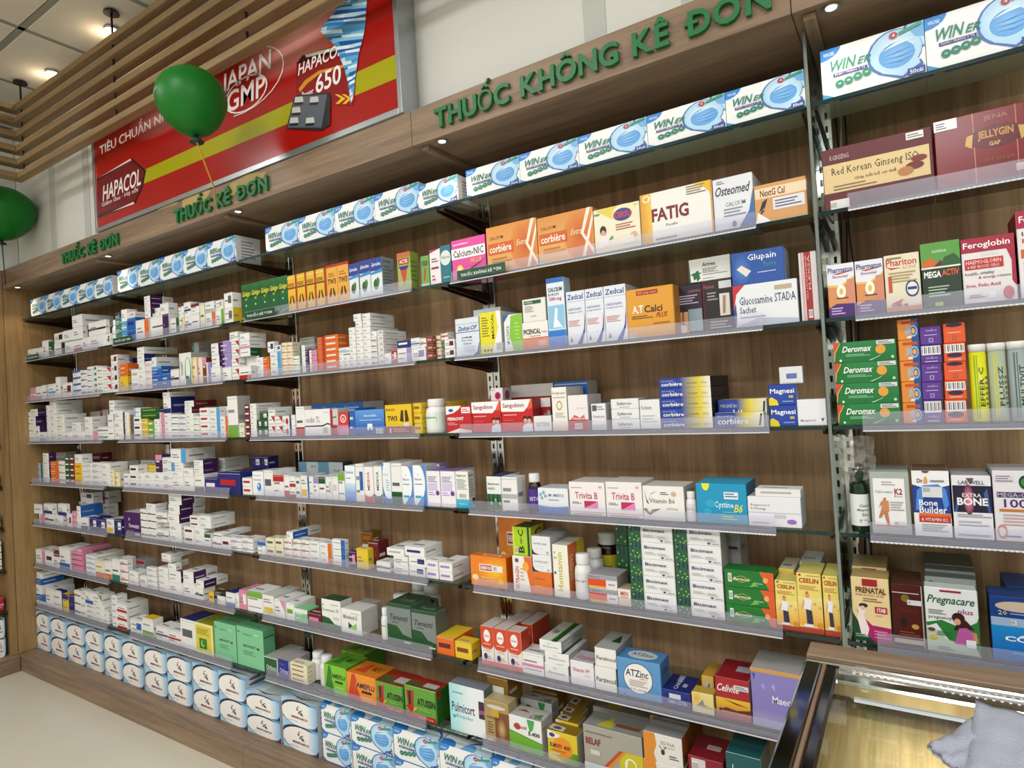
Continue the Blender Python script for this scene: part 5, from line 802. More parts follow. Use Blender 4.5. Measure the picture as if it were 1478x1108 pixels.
# ------------------------------------------------------------------ generic small cartons:  front[/side][^top][.Feature..]
FE={'R':'right end','L':'left end','T':'top band','B':'lower band','H':'stripe','M':'patch','C':'corner','X':'word','O':'dot'}
def generic(spec,rng):
    import re
    mt=re.match(r'(\w)',spec); f0=mt.group(1); top=None; side=None; feats=[]
    q=re.search(r'/(\w)(?:\+(\w))?',spec); 
    if q: side=q.group(1)
    r_=re.search(r'\^(\w)',spec); top=r_.group(1) if r_ else None
    x_=re.search(r'\.((?:[A-Z]\w)+)',spec)
    if x_: feats=[x_.group(1)[i:i+2] for i in range(0,len(x_.group(1)),2)]
    split=q.group(2) if q else None
    f=f0; sd=side or f; tp=top or (split or sd if split else (f if not side else side))
    tx='u' if f in 'wgihsyk' else 'i'
    pr=''
    for ft in feats:
        k,c=ft
        pr+={'R':f'r .68 0 1 1 {c};','L':f'r 0 0 .3 1 {c};','T':f'r 0 .7 1 1 {c};','B':f'r 0 0 1 .3 {c};','H':f'r 0 .36 1 .5 {c};','M':f'r .5 .3 .9 .8 {c};','C':f'p {c} .5 1 1 1 1 .35;','X':f'r .12 .4 .8 .66 {c};','O':f'e .68 .45 .2 .32 {c};'}[k]
    j=rng.randrange(4)
    tc={'u':'8a8c92','i':'d8d4cc'}[tx]
    if not any(a[0]=='X' for a in feats): pr+=[f'l .1 .52 .62 .74 1 {tc}; l .1 .2 .5 .36 1 {tc};',f'l .12 .4 .8 .58 1 5a5e68; ',f'l .08 .56 .7 .72 1 {tc}; l .08 .2 .9 .3 1 {tc};',f'l .1 .3 .56 .66 2 {tc};'][j]
    pr+=f'r 0 .93 1 .945 {"b8b8b4" if f in "wgih" else tc};'
    sp=''
    if split: sp+=f'@S r .52 0 1 1 {split}; l .08 .35 .45 .62 1 c8bcd0; l .6 .35 .92 .62 1 {tc};'
    else: sp+=f'@S l .1 .35 .6 .62 1 {tc}; r .93 0 .935 1 {tc};'
    if not top: sp+='@T '+f'l .15 .2 .7 .5 1 {tc};'
    look=NAME[f]+' carton'
    if side: look+=' with %s side'%NAME[side]
    elif top: look+=' with %s top'%NAME[top]
    elif feats: look+=' with %s %s'%(NAME[feats[0][1]],FE[feats[0][0]])
    return (look,f,sd,tp,'carton',pr+sp,'carton')

# ------------------------------------------------------------------ layout data
TILES=dict(A0=(0,0,3.995),B0=(370,0,3.995),C0=(740,0,3.995),D0=(1108,0,3.995),A1=(0,277,3.995),B1=(370,277,3.995),C1=(740,277,3.995),D1=(1108,277,3.995),
 A2=(0,554,3.995),B2=(370,554,3.995),C2=(740,554,3.995),D2=(1108,554,3.995),A3=(0,831,3.995),B3=(370,831,3.995),C3=(740,831,3.995),D3=(1108,831,3.995),
 E=(30,410,8.027),F=(200,410,8.027),G=(30,530,8.027),H=(200,530,8.027),I=(30,640,8.027),J=(200,640,8.027),K=(30,770,8.027),L=(200,770,8.027),
 M=(340,410,8.027),N=(500,410,8.027),O=(340,540,8.027),P=(340,620,8.027),Q=(500,620,8.027),R=(340,740,8.027),S=(340,820,8.027),T=(170,830,8.027),
 a=(620,400,5.474),b=(630,540,6.155),c=(670,730,6.155),d=(680,860,6.155),e=(690,940,6.594),f=(900,960,6.718),g=(440,970,5.204),h=(370,330,4.479),
 i=(870,740,5.685),j=(1080,790,3.714),k=(1200,640,5.316),l=(1175,440,4.878),Z=(0,0,1))
DATA='''
@0 0 Z
44,66,87.5,111,136,162 433 #winer
@0 1 Z
169,199,231,264.5,299,340 392 #winer
@0 2 Z
382.5,431,482.6,540,604 330 #winer
604,660 268 #winer
@0 3 Z
672,749,834,933,1046,1165 247 #winer
@0 4 Z
1183,1333,1500 75 #winer
@1 0 E
80,165 760 w
165,245 745 w
245,318 660 w
318,385 660 d
385,490 575 w.Mx b672
490,600 545 w b665
600,710 500 w b650 s775
385,510 690 w.Rx
510,610 672 w
610,710 655 w.Br
710,790 625 w
790,980 605 w
590,705 370 w b510 s1075
780,980 450 w.Hx b600 s1030
1032,1088 420 !BW
985,1030 575 w.Mu
@1 1 E
1090,1163 400 t.Hg*3
1088,1150 340 p.Oc b400 y40
1165,1225 440 c.Hw*2
1230,1325 400 b.Xn*2
1230,1320 335 w.Mg b400
1325,1410 330 p b420 y60
1160,1225 300 w b438 s1380
1327,1478 425 w.Ro
@1 1 F
60,128 145 w/p+w*4 b380 s400
130,345 385 w.Rp
160,240 345 w b385
185,244 280 w b345 y30
245,340 230 w b375 s455
365,465 400 w.Rd
470,520 345 w.My
455,520 230 w.Tm b345
525,600 215 w.Hn*2
602,700 235 w.Tm b350
602,700 350 w.Lw
705,760 225 i/e
765,870 210 w.Bg b335 s890
770,885 335 w.Ro
890,975 190 w.Mg b300
890,985 300 w.Re
985,1080 110 w.Mu,w.Mu/y s1190
@1 2 M
66,172,282,385,490,600 16 #green
@1 2 h
195,258,320,381,445 308 #twtall
447,518,590 240 #twwide
592,656 232 #spir
660,732,808 212 #spir s885
905,990 162 #hot s1045
1058,1112 180 #hot2
1114,1184 140 #dermo
1184,1252 112 #tealbox
@1 3 B1
1120,1315 285 #calnic
@1 3 Z
701,773.5 330 #corb
774.5,855 316 #corb
@1 3 C1
462,728 108 #cersu
730,1145 22 #fatig
@1 3 C0
1148,1380 1040 #osteo
1386,1690 1075 #nextg
@1 4 D0
305,945 872 #ginseng
952,1600 705 #jelly
@2 0 G
105,172 240 k.Hw
172,238 225 w.Bk
240,318 208 w.Rh
318,398 196 w.Hc
400,450 115 w s540
480,590 185 w.Mm
600,690 45 w.Tb*4
690,763 38 w.Hn*4
766,815 -5 w.Hx*5
817,880 -12 w.Mt*5
882,942 0 w.He*4
944,1038 10 w.Cr*3
1040,1112 -140 w.Mm*4 s1340
@2 1 G
1145,1235 105 y
1145,1235 -40 o b105 y12
1240,1290 -105 n*3 y70
@2 1 F
-20,60 735 w b815 s450
-20,60 815 w/n b900 s192
-88,-2 990 w.Xg*2
0,68 925 w*3
72,145 895 w.Hk*4
148,200 850 w b955 s465
150,265 960 b.Tc b1058
265,365 1035 b
150,262 1058 b
368,462 990 w.Hx
465,602 805 #aloe
610,668 850 i.Ly
672,732 850 i.Lk
615,692 680 g.Lt/g b840 y90 s830
736,782 850 q.Tk
784,832 905 l.Lw
836,925 690 w/p*2 b960 y14
928,1065 665 l.Lp*2 b960 y20
836,968 962 w
970,1068 965 w
1070,1160 665 w.Cr*2 b865
1075,1158 865 w.Cr*2
1050,1145 560 w.Hg b663
1160,1275 490 w s1480 b575
1166,1280 575 w b668 s1478
1172,1282 668 w.Bk b750 s1477
1172,1290 750 w/d b845
1160,1315 845 w/d
1160,1300 955 w.Br
@2 2 M
250,315 850 w*3
317,385 845 o*3
365,440 670 w.Mn b778 s500
450,520 710 w.Mb b790
395,522 790 w.Rc*3
528,590 680 i.Ho*5
592,655 676 i.Ho*5 s760
658,735 835 w.He*3
742,800 710 w.Ld*5
802,850 755 p*4
852,938 765 k.Lw*4
740,910 625 h.Hw b705 y150
942,1022 620 o.Rr*7
1025,1185 598 o.Xw*6 s1330
1190,1320 740 w.Hc b820
1186,1252 820 w*2
1254,1320 820 w*2
@2 2 N
20,96 505 w*6
98,176 430 w*7
75,165 350 w b435
180,270 342 w*2 b500 s550
182,274 500 w*6 s600
278,346 620 w.Hm*5
280,346 545 w b620
350,420 535 w.Mg*6 s690
438,516 800 w
520,580 760 r.Mw
582,735 655 n.Xw b745
737,845 628 w.Hb b735
584,750 745 w.Rl
752,915 745 w.Ml
848,920 632 w.Hr b745 y10
925,1000 605 q.Xk*3 s1085
1010,1088 600 i.Hr*3 y30
1092,1170 560 w.Tr*2 b640 s1250
1130,1250 645 w.Mm*2
@2 3 a
197,385 333 #zedop
343,560 262 #zedop y110
388,558 285 #yellowad
580,725 300 #greenw
728,912 180 #whitegreen b355
728,932 362 #picencal
915,1055 15 #calblue s1108
@2 3 C1
303,411,519,648 578 #zedcal s760
650,924 568 #atcalci
926,1090 545 #blackpur y60
1090,1262 515 #blackkn y60
1008,1252 395 #artrex b508 y62
1254,1560 358 #glupain b528 y20
1264,1638 545 #glucos y14
@2 3 D1
172,290 352 #redbook
@2 4 D1
335,495 425 #pharmaton
498,662 402 #pharmaton
664,872 370 #phariton
874,1105 303 #mega
1108,1420 278 #fero
1424,1720 115 #fero2
@3 0 G
-12,20 730 w
22,103 525 w.Hx*4
105,165 690 w*2
108,190 435 w/p b570 s330
105,172 570 w/p b690 s300
167,215 680 w/p s290
217,288 750 w.Bs
290,328 440 w*5
330,400 365 w*6 s715
403,495 545 w.Mi*3 s760
497,585 745 w
587,690 640 w*2 b745 s700
587,730 745 w
735,820 575 w*2 b745 s990
732,888 745 w.Rk
892,1005 690 w.Hx*2
800,915 512 g.Hw y150
918,1010 490 h.Lr y150
@3 1 G
1020,1080 385 w.Xg*2 b545 s1415
1002,1072 545 w/t*2
1074,1177 500 w*3
1180,1250 520 w.Lx*4
1252,1298 560 u.Ly*3
1305,1385 470 w.Ls b570
1303,1390 570 w.Xx*3
@3 1 H
20,240 475 d.Xe*2 b592
28,100 595 y.Hw*3
105,172 620 e.Xw*3
176,240 600 w*3
243,292 520 k.Lw*4
275,358 290 w b350 s655
280,368 350 w.Bn/n b532 s655
295,372 532 w*4
376,452 545 w.Hd*4
456,540 548 w.Hb*4
530,635 390 w/m b462 s905
530,612 462 w/m b530 s760
543,630 535 w*4
634,700 565 w.He*4
703,812 470 w.Xr*4
816,938 470 w.Rc*4
930,1030 455 w.Hg b562 y40
942,1030 570 w.Ro*3
1022,1137 338 w.Be/g s1292
1160,1218 645 w.My*2
@3 2 O
35,95 565 w.My*2
100,158 345 m.Xw*5
160,234 340 w*6 s520
275,368 440 d.Mw b530
236,300 530 d.Mw*2
302,370 530 d.Mw*2
372,450 385 w.Tg b485 s655
372,450 488 w.Cr*2
453,540 485 w.Cr*2
543,618 480 w.Or*2
622,685 470 w.Ln*2
690,790 375 w.Br s880
792,1088 412 #ento
1092,1180 400 h.Lr y10
1183,1302 440 #redsw b590
1120,1305 590 k.Lr
1310,1385 395 b
876,975,1225,1477 350 #bluetop y125
@3 2 B2
567,735 152 #bluetooth
738,898 122 #tw3
900,948 110 y.Xz*3 y20
947,1045 90 !WG
1050,1094 105 y/y y70
@3 3 b
80,305 285 #ferrovit
307,565 250 #sango
567,848 232 #sango y4
475,585 125 #pinkdot b232 s665 y60
660,1035 100 #sangob y140
850,918 215 #sangob y90
922,1010 210 #sangob y60
858,1018 372 #whtlow
1040,1340 70 b.Xw/g y120 s1425
1014,1150 118 #fertz
1160,1338 188 #vired s1460 y12
1368,1500 262 #ferb
@3 3 C2
562,725 88 #saf*3
727,846 92 #ferbw
840,1138 -30 #magcorb*5 s1240
1160,1448 95 #magcorbw
1162,1446 168 #magcorbw
@3 3 D2
0,160 5 #magnesi*2
165,355 90 #mangvi
@3 3 D1
62,200 1010 #smallw b1103 y10 s205
@3 4 D1
375,738 872 #deromax*4
742,865 738 #atbox*5
@3 4 l
738,892 155 #purp b275
742,896 285 #purpk b410
745,898 415 #purp b540
750,900 545 #purp b668
750,900 670 #purpk
902,1062 133 #oran b268
905,1064 272 #orank b400
908,1070 405 #oran b530
912,1072 535 #orank b665
914,1074 668 #orank
1078,1212 280 !TY
1214,1350 270 !TG
1352,1510 258 !TS
@4 0 I
112,200 295 w.Ho
110,202 360 w.Hx
198,246 225 s.Rd y20
252,318 110 w/p*4 s405
410,520 100 g.Hw b200 y110
340,432 205 o*3
436,505 200 w.He*3
507,560 145 d.Xw*5
563,616 145 m.Xw*5
620,705 225 y.Xo*3
620,702 125 w b222 s830 y10
707,815 225 w.Mh*4
818,930 220 w.Hg*4
935,1028 225 w*3 s1240
1030,1078 300 i.Hw*2
1082,1140 330 i.Ly
825,935 110 m.Xk b215 y150
1190,1238 205 w.Mm b320 y120
@4 1 J
-178,-112 345 w.Xl*2
-108,-14 250 w.Xx b342
-108,-14 345 w.Xx*2
-12,60 340 w*2
62,180 330 w*2
182,280 330 w*2
70,198 245 y.Lx b325 y60
20,190 190 h b250 y140
192,268 130 p.Tk/n b320 s360
272,376 160 w.Hg*4
365,546 60 w.Rc b212 s885
372,512 218 w.Lc b312
382,512 316 w b376
388,518 378 w
516,630 282 w b370
522,640 372 w
636,742 190 w/p*2 b345 s920
644,756 350 w.Bu
762,910 395 n.Xw
912,1172 330 n.Xr
925,995 165 h*2 b300 y100 s1280
1300,1410 150 n.Mw b270 y120
1415,1500 150 n.Mw b270 y120
1198,1310 395 w.Xr*2
@4 2 P
190,316 480 #dropl
320,428 470 w.Xu
430,555 522 w.Tr
557,618 525 w.Br
620,690 535 w.Br*2
692,746 550 w.Xu*2
748,826 530 #ry
828,895 540 w.Lb*2
897,955 545 w.Tl
957,1036 545 w.Td
1040,1112 545 w.Mh
1114,1180 540 w.Xh
1182,1256 490 w.Te
1258,1376 415 #bgrad
1378,1477 395 w.Mb
722,1240 370 #stripes b500 y130
80,430 440 m.Xr b500 y130
@4 2 Q
196,302 428 #mesr
304,404 422 #mesg
408,504 380 #bcurve
506,630 388 w.Bd
633,762 420 #bcurve2
766,915 410 #bcurve2
920,1076 475 #lil
1080,1252 478 #lil
1254,1405 480 #cyb s1475
920,1075 395 l.Tw b475 y70
@4 3 b
438,568 905 #hair
570,712 910 w.Hg s790
782,912 885 !BP
872,1165 1005 #magb
@4 3 C2
320,528 562 #trivita
530,742 562 #trivita
744,984 585 #vitb6
986,1050 622 !BW
1052,1345 570 #cystine
1350,1660 645 #bepan
1395,1660 600 w.Xg b652
@4 4 k
118,272 195 !BG
278,582 205 w.Hw^g y50
@4 4 k
285,592 215 #calck
608,900 205 #bone
912,1222 240 #lab
1226,1560 205 #mega1
@5 0 I
150,243 695 w/l s262
212,270 815 k.Lw
265,360 692 w.Bn b800 s422
278,376 805 w.Hx
382,480 820 w
428,525 692 w.Bn b800 s562
530,586 815 w.Mr
590,640 780 k.Hw*3
644,690 722 w/b b850 s950
692,780 852 w.Bd
792,880 852 n.Mw
884,982 872 n.Mw
988,1075 872 #ry
1078,1165 872 n.Mw s1195
645,690 850 w
672,728,788,848,908,962,1012 672 w.Hr b740 y160
690,832 560 w.Mn b650 y110
842,898,948,1012 540 h.Hr b665 y170
@5 1 I
1186,1385 785 #pk
@5 1 J
15,92 755 w.Hx*4
96,195 765 w.Hx*4
82,190 690 w^m b765 s335
202,325 790 w.Hu b900
205,350 905 w.Hu
200,345 985 w.Hu
345,492 580 w/p+w b692 s770
342,470 700 w/p+w b805 s768
335,465 808 w/p+w b912 s765
354,490 915 w*2
590,700 830 w.Xm*2 b960 y10
704,832 830 w*2 b965 s1115
520,640 955 w.Xm*2
645,755 965 w*2
760,832 1040 w.Td
870,960 1030 w.Hx b1085 s1300
@5 1 L
852,956 40 w.Hx
960,1060 35 w.Xm
1064,1190 42 w.Hl*2
1195,1320 48 w.Hl*2 s1477
@5 2 R
250,346 325 w.Tb
350,448 285 i.Xu*2
452,548 287 i.Xu*2
556,648 295 w.Hr*3
652,748 302 w.Hr*3
752,850 310 w.Hr*3
853,966 320 w.Xg*3
970,1110 340 w.Ro*3
1115,1265 300 w.Rb*4 s1300
585,672 215 w/b+w b300 s1000
@5 2 B2
530,572 960 p.Mk
574,642 945 y
642,700 905 m.Xq y40 s765
605,668 850 z.Xo b920 y150
690,770 1020 w.Hx
750,850 942 w.Xg b985 s975
852,968 932 w.Xn b990 s1072
788,872 988 w.Hg*2
876,988 990 w.Mn*2 s1085
962,1046 1012 w.Xl*2
1050,1128 1025 w.Xl*2 s1228
@5 3 c
48,370 430 #enervon s430
290,600 88 #enervon y150
424,588 180 #bcomp b440 s700 y20
422,600 438 #orangew
592,760 262 #wb1,#wb1 b588 s925 y8
602,776 575 #orlow
775,915 338 #homecal s1058
945,1110 432 !BW
1042,1195 385 !BW y90
1108,1300 260 !BK y120
1088,1356 600 #ostr*2 s1478
1362,1478 730 #mini
@5 3 i
200,568 92 #bici*5
575,960 105 #bici*5 s1010
92,196 68 #dots*3 y110
1010,1120 130 h.Lg*2 y150
990,1400 455 #derocca*3
@5 3 j
138,262 172 #ceelin
250,388 132 #ceelin y8
392,546 148 #ceelin
160,245 110 i.Ty y70
272,385 72 h y110
@5 4 j
545,752 152 #prenatal
552,742 95 #prenatal y80
762,930 190 #brown
938,1228 205 #pregna
942,1222 150 #pregtop y50
942,1218 112 #pregtop y90
942,1215 82 #pregtop y130
1290,1560 255 #com
1380,1660 205 #com y80
@6 0 K
170,278 175 w.Rk
283,372 195 w.Xp
376,440 200 m.Hw b258
376,440 258 w.Hg
442,560 150 w.Bb
580,712 200 k.Hm*4
640,705 162 k.Hw b202 s1045 y6
750,855 242 w.Hc*4 s1195
862,962 305 i.Bo
966,1045 312 w.Bo
1050,1140 290 w.Bt
1146,1232 290 w.Hr*3 s1300
@6 1 K
1252,1355 425 w*2
1290,1425 290 g.Tr y90 b420
@6 1 L
15,88 480 w.Xg
90,205 380 w.Hg*4 s255
262,370 225 w b272 s662
266,372 272 w.Hk*2 b362
338,430 340 w b405 s722
228,338 380 w*4
348,486 415 w/p b545 s522
348,505 545 w
512,632 425 w/p+w b550 s912
512,655 552 w
662,752 530 w/p+w b612 s1032
650,745 615 w.Hx
810,868 670 y.Xo
872,1000 652 x^x b702 s1055
872,1000 704 w.Lx
1008,1112 670 w.Bb^n
1116,1158 690 w
1160,1250 645 k.Mw
1254,1430 650 w.Te
@6 2 S
310,440 300 #ry s752
444,566 350 w.Ck s822
580,680 395 w.Xe s928
676,838 455 a.Tw^a
820,990 500 m.Xk
990,1210 345 #gboxw s1345
1215,1452 455 #bilob
1340,1520 410 h y90
@6 2 B3
704,746 185 !WG y20
755,835 105 !BW y120
822,905 50 !BW y150
928,1015 50 !BW y150
748,886 150 #gbox
890,1034 188 #gbox s1098
848,1030 108 #gbox y130
1032,1138 342 o.Xm^y s1250
1142,1240 372 y.Xq s1290
@6 3 d
78,192,314,440 258 #redwh s512
300,430,540 215 #redwh y90
448,640 492 w.Hk
648,862 582 #ster
650,868 482 #ster b580 s1035 y5
602,800 378 #ster b480 s1005 y8
875,1088 562 #vitpp
1092,1285 612 #farz
1092,1285 448 #farz b605 s1432
@6 3 C3
597,850 462 #atzinc s900
856,1026 645 #navyf s1085
1030,1158 662 #yel
1086,1158 570 #goldm y50
1162,1362 572 #celivite
1366,1660 520 #maec
@7 0 K
180,240 445 w b512 s560
180,238 512 b/b b580 s505
172,240 582 w b688 s612
170,282 688 b b760
172,282 760 w
285,370 622 w
376,468 645 w/n s540
480,548 690 y.Tn
552,612 700 n/z
616,688 650 w.Hx*3
690,752 700 w.Xg*3
736,832 662 w.Bb b790 s1030 y6
836,936 690 w.Ce b800 s1090 y6
760,860 800 w.Hg*3
864,960 815 w*3
962,1015 900 w*2
1046,1106 710 w.Xg*5
1110,1222 800 w.Br*3 s1477
@7 1 T
142,290 500 w.Mb
276,405 482 w.Be^y s525
440,576 580 w.Hu
580,726 622 w.Hr
578,650 560 g y90
720,890 492 w.Xu^n
892,1098 535 #yg
1110,1362 525 #mint
@7 1 S
5,328 655 #mint s465
@7 2 B3
35,122 455 #orl s275
124,190 475 #orn s310
192,290 492 i.Xz*4 s430
296,352 440 !WR y50
346,402 462 !WR y30
386,515 502 #ameg
490,620 425 #ameg y130
516,690 548 #ameo
682,846 600 #atus
850,1036 622 #atus s1110
1108,1310 612 #pulmi
@7 3 e
55,285 445 #gold s392
80,280 215 z.Xw b445 y60
288,600 590 #hepam s700
400,700 430 #hepam y130
655,940 735 #eurvit
735,955 640 #eurvit y60
785,975 568 #eurvit y110
845,1000 500 #eurvit y160
@7 3 e
510,750 335 z.My y175
@7 3 C3
402,746 848 #belaf
460,790 745 #belaf y130
@7 3 f
185,565 625 #edna b890
185,600 895 #edna
255,640 480 #edna y90
620,965 860 #xmas
985,1330 830 #logp
@8 0 A3
208,290,385 195 #ell*2
385,490,595 262 #ell*2
@8 1 A3
600,702,822 318 #ell*2
830,960,1100 398 #ell*2
1108,1258,1415 480 #ell*2
@8 2 Z
355,403 995 #ell*2
406,457 1003 #ell*2
463,505 1008 #winer*2 y14
@8 2 g
345,658 315 #winer*2
@8 3 g
663,1005 405 #winer*2
1008,1400 525 #winer*2
1405,1700 610 #winer*2
'''
# ================================================================== parse the layout and place everything
items=[]   # dict(row,bay,X0,X1,z0,z1,y0,d,style)
cur=None
ZROW=[z+.0005 for z in ZS]+[ZP+.0005]
rng=random.Random(11)
for line in DATA.strip().splitlines():
    p=line.split()
    if not p: continue
    if p[0][0]=='@': cur=(int(p[0][1:]),int(p[1]),TILES[p[2]]); continue
    row,bay,(ox,oy,sc)=cur
    xs=[ox+float(v)/sc for v in p[0].split(',')]; vt=oy+float(p[1])/sc
    spec=p[2]; yf=None; vb=None; us=None
    for q in p[3:]:
        if q[0]=='y': yf=float(q[1:])/1000
        if q[0]=='b': vb=oy+float(q[1:])/sc
        if q[0]=='s': us=ox+float(q[1:])/sc
    yf=(.012 if yf is None else max(.012,yf)); base=.002 if row==8 else 0
    if row==8: yf=yf-.005
    specs=[]
    for part in spec.split(','):
        n=1
        if '*' in part: part,n=part.split('*'); n=int(n)
        specs+=[part]*n
    P=at(xs[0],vt,'y',yf); zt=P.z; zb=ZROW[row]
    if vb is not None: zb=max(ZROW[row],at(xs[0],vb,'y',yf).z)
    if zt-zb<.008: zt=zb+.012
    ceil_=ZROW[row-1]-.012 if 0<row<8 else (ZF0-.02 if row==0 else ZS[7]-.044)
    zt=min(zt,ceil_)
    Xs=[solve((0,yf,zt),'x',u) for u in xs]
    for a,b in zip(Xs[:-1],Xs[1:]):
        if a>=BAYS[bay+1]-.004 and row<8: continue
        a_,b_=a+.0006,b-.0006; last=(b==Xs[-1])
        d=None
        if us is not None and last: d=solve((b_,0,zt),'y',us)-yf
        n=len(specs); h=(zt-zb)/n
        for k,sp in enumerate(specs[::-1]):
            items.append(dict(row=row,bay=bay,x0=a_,x1=b_,z0=zb+h*k,z1=zb+h*(k+1)-.0004,y=yf,d=d,sp=sp,lev=n-1-k,n=n))
for it in items:
    sp=it['sp']; wd=it['x1']-it['x0']; hh=it['z1']-it['z0']
    big={'#winer':.108,'#ell':.105}.get(sp)
    if it['d'] is None: it['d']=big or (min(.105,max(.05,hh*1.1)) if sp[0]!='!' else wd)
    if sp[0]=='!': it['d']=wd
    lim=D-.016
    if it['y']+.02>lim: it['y']=lim-.02
    it['d']=max(.018,min(it['d'],lim-it['y'])) if sp[0]!='!' else wd
for it in items:
    k=round((it['x0']+it['x1'])/2)
    if 0<it['row']<8:
        for kk in (-4,-3,-2,-1,0):
            if it['x0']<kk+(.018 if kk>-4 else .06) and it['x1']>kk-.018 or (kk==0 and it['bay']==4 and it['x0']<.04): it['z1']=min(it['z1'],ZROW[it['row']-1]-.048)
    if it['bay']==3 and it['x1']>.006: it['x1']=.006; it['x0']=min(it['x0'],-.016)
    if it['bay']==4 and it['x0']<.018: it['x0']=.018
items=[q for q in items if q['z1']-q['z0']>.004]
# resolve interpenetration
from collections import defaultdict
byrow=defaultdict(list)
for it in items: byrow[it['row']].append(it)
for L in byrow.values():
    L.sort(key=lambda q:q['x0'])
    for rep in range(2):
        for i,a in enumerate(L):
            for b in L[i+1:]:
                if b['x0']>=a['x1']: 
                    continue
                if min(a['z1'],b['z1'])-max(a['z0'],b['z0'])<.0008: continue
                if min(a['y']+a['d'],b['y']+b['d'])-max(a['y'],b['y'])<=.0005: continue
                ov=min(a['x1'],b['x1'])-max(a['x0'],b['x0'])
                if ov<=0: continue
                f,r=(a,b) if a['y']<=b['y'] else (b,a)
                if r['y']-f['y']>.017 and f['sp'][0]!='!': f['d']=r['y']-f['y']-.001; continue
                if r['y']-f['y']>.017:
                    r['y']=min(f['y']+f['d']+.002,D-.04); r['d']=min(r['d'],D-.016-r['y']) if r['sp'][0]!='!' else r['d']; continue
                if ov<.35*min(a['x1']-a['x0'],b['x1']-b['x0']):
                    m_=(max(a['x0'],b['x0'])+min(a['x1'],b['x1']))/2
                    if a['x0']<=b['x0']: a['x1']=m_-.0004; b['x0']=m_+.0004
                    else: b['x1']=m_-.0004; a['x0']=m_+.0004
                else:
                    lo,hi=(a,b) if a['z0']<b['z0'] else (b,a)
                    ovz=lo['z1']-hi['z0']
                    if ovz<.5*(hi['z1']-hi['z0']) : 
                        hi['z0']=lo['z1']+.0003
                        if hi['z1']-hi['z0']<.006: hi['z1']=hi['z0']+.006
                    elif ovz<.5*(lo['z1']-lo['z0']): lo['z1']=hi['z0']-.0003
                    else:
                        s_,g_=(a,b) if (a['x1']-a['x0'])<(b['x1']-b['x0']) else (b,a)
                        if D-.016-(g_['y']+.03)>.03 : 
                            s_['d']=min(s_['d'],.028); g_['y']=s_['y']+.03; g_['d']=min(g_['d'],D-.016-g_['y'])
                        else: s_['dead']=True
items=[q for q in items if not q.get('dead')]
# drop stacks onto what is under them
for L in byrow.values():
    L=[q for q in L if not q.get('dead')]
    for it in sorted(L,key=lambda q:q['z0']):
        s=ZROW[it['row']]; best=s
        for o in L:
            if o is it or o['z1']>it['z0']+.004: continue
            if min(o['x1'],it['x1'])-max(o['x0'],it['x0'])>.002 and min(o['y']+o['d'],it['y']+it['d'])-max(o['y'],it['y'])>.002: best=max(best,o['z1'])
        gap=it['z0']-best
        if gap>.0006:
            if gap<.012: it['z0']=best+.0003
            else: it['under']=gap; it['z0']=best+.0003 if gap<.03 else it['z0']
            if gap>=.03: it['fill']=(best,gap)
fill=[]
for it in items:
    if 'fill' in it and it['sp'][0]!='!':
        b,g=it['fill']; n=max(1,round(g/.03)); n=min(n,6)
        for k in range(n):
            f=dict(it); f.pop('fill'); f['z0']=b+g*k/n+.0003; f['z1']=b+g*(k+1)/n-.0002; f['sp']='w' if it['sp'][0]!='#' else it['sp']; f['lev']=9; fill.append(f)
# keep only fillers that do not run into neighbours
for f in fill:
    ok=all(min(o['x1'],f['x1'])-max(o['x0'],f['x0'])<=.001 or min(o['z1'],f['z1'])-max(o['z0'],f['z0'])<=.0008 or min(o['y']+o['d'],f['y']+f['d'])-max(o['y'],f['y'])<=.001 for o in byrow[f['row']] if o['row']==f['row'] and not o.get('dead'))
    if ok: items.append(f)
    else:
        for o in byrow[f['row']]:
            pass
print('ITEMS',len(items))

